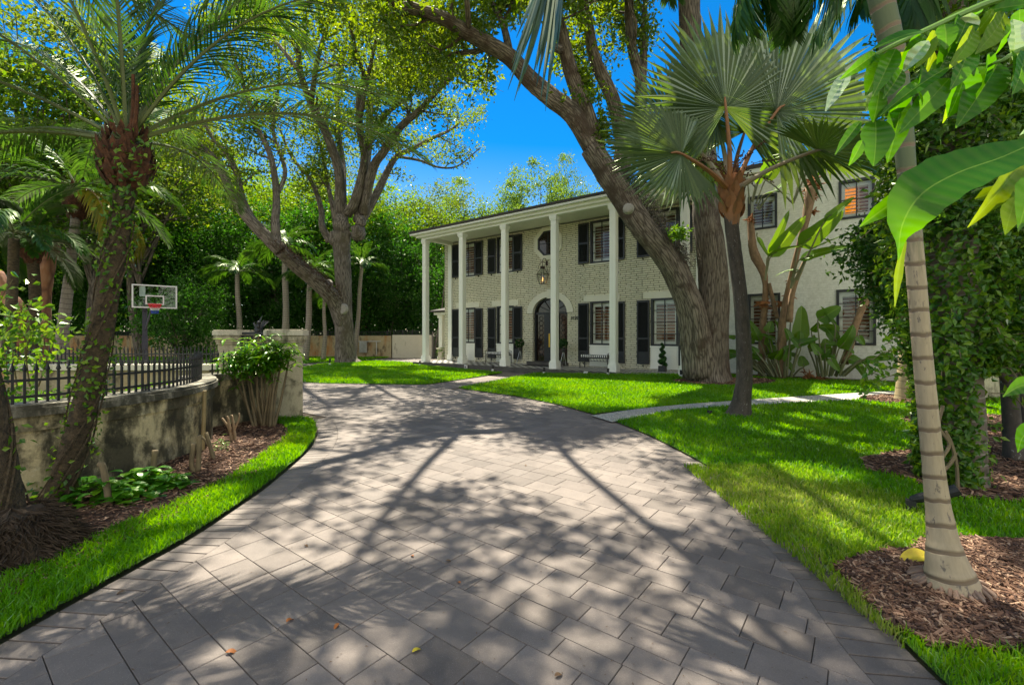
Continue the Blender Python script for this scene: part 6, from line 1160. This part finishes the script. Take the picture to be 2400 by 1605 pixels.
# ---- big leaves in the right foreground
m_big=leafmat('big_glossy_leaf',[(.012,.085,.004),(.022,.12,.005),(.036,.165,.006)],tr=(.24,.66,.005),tw=.52,rough=.34,gl=.05,vein=14)
m_limp=leafmat('fresh_pale_leaf',[(.10,.22,.015),(.16,.28,.02)],tr=(.62,.80,.01),tw=.58,rough=.35,gl=.04,vein=14)
m_sheen=leafmat('sheen_leaf',[(.03,.14,.008),(.05,.18,.01)],tr=(.4,.7,.01),tw=.4,rough=.38,gl=.75,vein=14)
bl=thing('leafy_branch','close branch of big glossy bright green leaves reaching in from the top right','branch',tuple(at(2400,40,1.5)))
Y=lambda x,y,d=1.55:at(1900+x/2.614,y/2.614,d)
g=G();g.tube(smooth_path([Y(1500,-140),Y(1300,-20),Y(1100,15),Y(700,190),Y(400,335),Y(235,440),Y(110,500)],6),np.linspace(.016,.003,37),7)
g.tube(smooth_path([Y(1500,300),Y(1307,300),Y(1150,380),Y(1000,405)],5),np.linspace(.010,.004,16),6);g.tube(smooth_path([Y(1600,560,1.25),Y(1420,700,1.2),Y(1300,840,1.15)],5),np.linspace(.014,.008,11),7);g.tube(smooth_path([Y(700,190),Y(800,300),Y(860,420)],4),np.linspace(.008,.004,9),5);g.tube(smooth_path([Y(400,335),Y(440,500),Y(420,720)],4),np.linspace(.007,.004,9),5)
g.tube(smooth_path([(2.25,1.4,-.05),(2.22,1.45,1.2),(2.12,1.5,2.1),tuple(Y(1500,-140))],6),np.linspace(.028,.014,19),8);g.tube(smooth_path([(2.16,1.48,1.8),(1.9,1.35,2.1),tuple(Y(1600,560,1.25))],5),np.linspace(.016,.012,11),6);g.tube(smooth_path([(2.14,1.5,2.0),(2.0,1.52,2.3),tuple(Y(1500,300))],5),np.linspace(.014,.010,11),6)
g.build('stem',plain('green_stem',(.12,.26,.03),(.10,.2,.03),20,.5,.1),bl)
LV=[(690,190,390,300,78,0,1),(400,325,232,455,62,0,1),(232,440,98,668,70,0,0),(470,425,358,655,92,0,0),(600,330,480,420,70,1,0),(720,250,570,425,78,0,0),(985,80,880,325,112,0,0),(1190,85,1080,285,118,1,0),(395,735,405,985,150,0,0),(560,600,500,955,112,0,0),(840,415,450,670,80,0,0),(850,480,560,800,120,0,0),(955,390,880,705,175,0,0),(900,470,830,745,70,1,0),(1150,385,970,700,175,0,0),(1310,320,1265,555,130,0,0),(305,745,160,935,55,0,1),(318,860,245,1005,55,0,1),(820,230,690,330,90,1,0),(1040,60,830,110,70,1,0),(1330,30,1080,70,100,0,0),(1010,170,920,370,100,1,0),(560,430,460,590,80,0,0),(880,330,720,480,90,0,0),(330,390,410,480,55,1,0),(640,540,690,640,60,0,0),(1200,150,1150,330,110,0,0)]+[(bx,by,bx+rg.uniform(-150,20),by+rg.uniform(120,260),rg.uniform(70,130),int(rg.random()<.2),1) for bx,by in ((1060,40),(960,90),(900,130),(820,150),(760,190),(700,215),(640,240),(580,280),(520,300),(460,330),(1120,60),(1240,120),(1280,60),(1230,310),(1080,330),(980,250),(870,260),(760,320),(680,400),(420,560),(600,520),(1310,180))]
for i,(bx,by,tx,ty,w,lp,cu_) in enumerate(LV):
    d=1.5+.02*(i%5);b=Y(bx,by,d);t_=Y(tx,ty,d-.06+.02*(i%7));L=float(np.linalg.norm(t_-b));W=w/2.614/F*1.5*1.2;g=G();nz=np.array([rg.uniform(-.5,.5),-1,rg.uniform(-.2,.9)]);bigleaf(g,b,t_-b+nz*L*.12,nz,L*1.05,W,rg.uniform(.25,.6),10,.22,wave=.05);g.build('big_leaf',m_limp if lp else (m_sheen if i in (2,3,5,6,23,33,38) else m_big),bl)
def curvedleaf(pts,ws,mat,fold=.2,nz=(0,-1,.3)):
    P=smooth_path(pts,5);n=len(P);T=nrm(np.gradient(P,axis=0));w=np.interp(np.linspace(0,1,n),np.linspace(0,1,len(ws)),ws);V=[];tc=[]
    for k in range(n):
        s=nrm(np.cross(T[k],nz));nn=np.cross(s,T[k]);ww=w[k]*(1+.04*math.sin(k*1.9))
        for j in (-1,-.5,0,.5,1): V.append(P[k]+s*ww*j+nn*abs(j)*ww*fold);tc.append((k*.015,j*ww,0))
    g=G();g.add(np.array(V),np.array([[5*k+j,5*k+j+1,5*k+j+6,5*k+j+5] for k in range(n-1) for j in range(4)]),0,random.random(),np.array(tc));return g.build('big_leaf',mat,bl,True)
curvedleaf([Y(1420,850,1.15),Y(1180,960,1.1),Y(900,1060,1.06),Y(680,1190,1.02),Y(560,1380,1.02),Y(535,1600,1.04)],[.01,.050,.062,.058,.040,.001],m_big,.18,(.15,-.8,.75))
curvedleaf([Y(720,1060,1.1),Y(560,1200,1.1),Y(420,1300,1.1),Y(300,1390,1.12)],[.004,.022,.018,.001],m_big,.2)
curvedleaf([Y(1400,900,1.2),Y(1250,1060,1.2),Y(1130,1200,1.18),Y(960,1395,1.18)],[.01,.045,.028,.001],m_limp,.25,(.4,-1,.2))
curvedleaf([Y(1200,1120,1.2),Y(1080,1190,1.2),Y(1005,1220,1.2)],[.004,.018,.001],m_limp,.2)
curvedleaf([Y(1330,1050,1.22),Y(1270,1180,1.2),Y(1220,1320,1.18),Y(1190,1440,1.18)],[.01,.036,.030,.001],m_limp,.2)
curvedleaf([Y(1450,1080,1.15),Y(1340,1200,1.12),Y(1270,1420,1.12)],[.02,.045,.001],m_big,.2)
curvedleaf([Y(570,1480,1.06),Y(530,1700,1.06),Y(515,1880,1.06)],[.006,.010,.001],m_limp,.3)
curvedleaf([at(2440,900,1.6),at(2390,905,1.6),at(2350,930,1.58)],[.03,.03,.001],m_big);curvedleaf([at(2450,990,1.6),at(2400,1020,1.6),at(2385,1060,1.6)],[.03,.035,.001],m_big)
vs=thing('climbing_vine','leafy vine sprays climbing between the small palms at the left edge','vine',tuple(gnd(60,1000)))
g=G();gl_=G()
for pp in ([(70,905,6),(62,830,5.8),(80,770,5.6),(120,745,5.5)],[(40,905,6),(30,820,5.8),(45,740,5.6),(75,700,5.5)],[(90,905,6),(110,840,5.7),(105,790,5.6),(150,770,5.5)],[(20,900,6),(10,800,5.8),(-5,720,5.7),(30,655,5.6)],[(60,840,5.8),(55,780,5.6),(20,760,5.5)]):
    p_=smooth_path([at(*q_) for q_ in pp],5);g.tube(p_,np.linspace(.010,.004,len(p_)),5,cap=False);m=75;i_=rg.integers(2,len(p_),m);P=p_[i_]+rg.normal(0,.10,(m,3));leaves(gl_,P,nrm(rdir(m)+np.array([0,0,-.2])),nrm(rdir(m)+np.array([.2,-.6,.7])),.10*(.6+.7*rg.random(m)),.06)
g.build('stems',m_cane,vs);gl_.build('leaves',m_ivy,vs)
# ---- fallen leaves
m_fall=plain('fallen_leaf_orange',(.40,.12,.02),(.28,.10,.02),40,.6,.2);m_fall2=plain('fallen_leaf_yellow',(.62,.50,.03),(.5,.36,.03),30,.6,.2);m_fall3=plain('fallen_leaf_brown',(.16,.09,.045),(.10,.06,.03),30,.8,.2)
FL=[(681,1450,.055,m_fall,'curled orange leaf on the pavers low left of the picture middle'),(545,1525,.06,m_fall,'twisted orange leaf on the pavers lowest toward the left'),(788,1466,.045,m_fall,'folded orange brown leaf right of the two lower left fallen leaves'),(977,1522,.05,m_fall2,'yellow leaf lying at the bottom centre of the driveway'),(1310,1580,.045,m_fall3,'tan leaf at the bottom edge right of the yellow leaf'),(1052,1313,.04,m_fall3,'small brown leaf halfway up the shaded driveway'),(1075,1363,.035,m_fall,'small rust leaf in the middle of the driveway'),(966,1300,.04,m_fall,'small orange leaf at the paver joint left of the driveway middle'),(1802,1208,.04,m_fall,'orange leaf on the border pavers at the right lawn edge'),(2355,1400,.06,m_fall,'large orange leaf on the mulch right of the ringed palm'),(2310,1396,.05,m_fall,'orange leaf on the mulch just beside the ringed palm foot'),(2087,1460,.04,m_fall,'orange leaf on the mulch edge beside the driveway border'),(1870,1223,.05,m_fall3,'brown dead leaf on the grass near the border pavers'),(718,1278,.04,m_fall3,'dark twig like leaf on the left pavers'),(280,1388,.05,m_fall3,'dark curled leaf on the left border pavers'),(1232,1090,.04,m_fall3,'pale dry leaf on the sunny part of the drive')]
for x,y,L,m,l in FL:
    b=gnd(x,y,.012);a=rg.random()*6.28;g=G();bigleaf(g,b-np.array([math.cos(a),math.sin(a),0])*L/2,(math.cos(a),math.sin(a),.25),(0,0,1),L,L*.5,rg.uniform(.6,1.3),6,.5);tag(g.build('fallen_leaf',m),l,'leaf','fallen leaves')
g=G();b=gnd(2160,1302,.07);bigleaf(g,b+np.array([.06,0,.0]),(-1,-.1,.1),(0,-.35,1),.22,.11,.5,9,.35,wave=.04);tag(g.build('fallen_leaf',m_fall2),'big bright yellow fallen leaf propped behind the foot of the ringed palm','leaf','fallen leaves')
# scattered tiny debris
g=G();n=900;x=rg.uniform(-2.3,2,n);y=2+11*rg.random(n)**1.3;P=np.stack([x,y,x*0+.009],1);leaves(g,P,nrm(rdir(n)*np.array([1,1,.1])),nrm(rdir(n)*.3+np.array([0,0,1])),.010+.012*rg.random(n),.005);tag(g.build('litter',m_fall3),'tiny leaf bits scattered over the pavers','litter',kind='stuff')
# ================================================================== light, sky, camera
AZ,EL=-20.0,63.0
a,e=R(AZ),R(EL);S=Vector((math.sin(a)*math.cos(e),math.cos(a)*math.cos(e),math.sin(e)))
sl_=bpy.data.lights.new('sun','SUN');sl_.energy=5.0;sl_.angle=R(.53);sl_.color=(1,.95,.88);so=bpy.data.objects.new('sun',sl_);COL.objects.link(so);so.rotation_euler=(-S).to_track_quat('-Z','Y').to_euler()
w=bpy.data.worlds.new('World');sc.world=w;w.use_nodes=True;nt=w.node_tree;bgn=nt.nodes['Background'];sk=nt.nodes.new('ShaderNodeTexSky');sk.sky_type='NISHITA';sk.sun_disc=False;sk.sun_elevation=e;sk.sun_rotation=a%(2*PI);sk.air_density=1.0;sk.dust_density=.4;sk.ozone_density=3.5
hs=nt.nodes.new('ShaderNodeHueSaturation');hs.inputs['Saturation'].default_value=1.5;hs.inputs['Hue'].default_value=.505;nt.links.new(sk.outputs[0],hs.inputs['Color']);N=nt.nodes.new;L=nt.links.new
def mth(op,a,b=0.0,cl=False):
    x=N('ShaderNodeMath');x.operation=op;x.use_clamp=cl
    for i,v in enumerate((a,b)):
        if isinstance(v,bpy.types.NodeSocket): L(v,x.inputs[i])
        else: x.inputs[i].default_value=v
    return x.outputs[0]
tc_=N('ShaderNodeTexCoord').outputs['Generated'];sp_=N('ShaderNodeSeparateXYZ');L(tc_,sp_.inputs[0])     # unseen bright cloud bank, added behind the camera as neutral fill light
cn=N('ShaderNodeTexNoise');L(tc_,cn.inputs['Vector']);cn.inputs['Scale'].default_value=3.2;cn.inputs['Detail'].default_value=7
L(mth('ADD',1.08,mth('MULTIPLY',mth('MULTIPLY',sp_.outputs[2],2.4,True),.52)),hs.inputs['Saturation'])
mk=mth('MULTIPLY',mth('SUBTRACT',cn.outputs['Fac'],.40),6.0,True);mk=mth('MULTIPLY',mk,mth('MULTIPLY',mth('SUBTRACT',mth('MULTIPLY',sp_.outputs[1],-1.0),.05),4.0,True));mk=mth('MULTIPLY',mk,mth('MULTIPLY',sp_.outputs[2],12.0,True))
mxc=N('ShaderNodeMix');mxc.data_type='RGBA';L(mk,mxc.inputs[0]);L(hs.outputs[0],mxc.inputs[6]);mxc.inputs[7].default_value=(10.6,10.3,10.0,1)
L(mxc.outputs[2],bgn.inputs[0]);bgn.inputs[1].default_value=.08
cd=bpy.data.cameras.new('camera');cd.sensor_width=36;cd.lens=F/2400*36;cd.shift_y=-(802.5-HY)/2400;cd.clip_end=900;cd.clip_start=.05
co_=bpy.data.objects.new('camera',cd);COL.objects.link(co_);co_.location=(0,0,H);co_.rotation_euler=(PI/2,0,0);sc.camera=co_
sc.view_settings.view_transform='Standard';sc.view_settings.look='None';sc.view_settings.exposure=1.35;sc.view_settings.gamma=1;sc.view_settings.use_white_balance=True;sc.view_settings.white_balance_temperature=7300;sc.view_settings.white_balance_tint=4
sc.cycles.max_bounces=7;sc.cycles.diffuse_bounces=4;sc.cycles.glossy_bounces=2;sc.cycles.transmission_bounces=4;sc.cycles.transparent_max_bounces=8;sc.cycles.caustics_reflective=False;sc.cycles.caustics_refractive=False;sc.cycles.sample_clamp_indirect=6
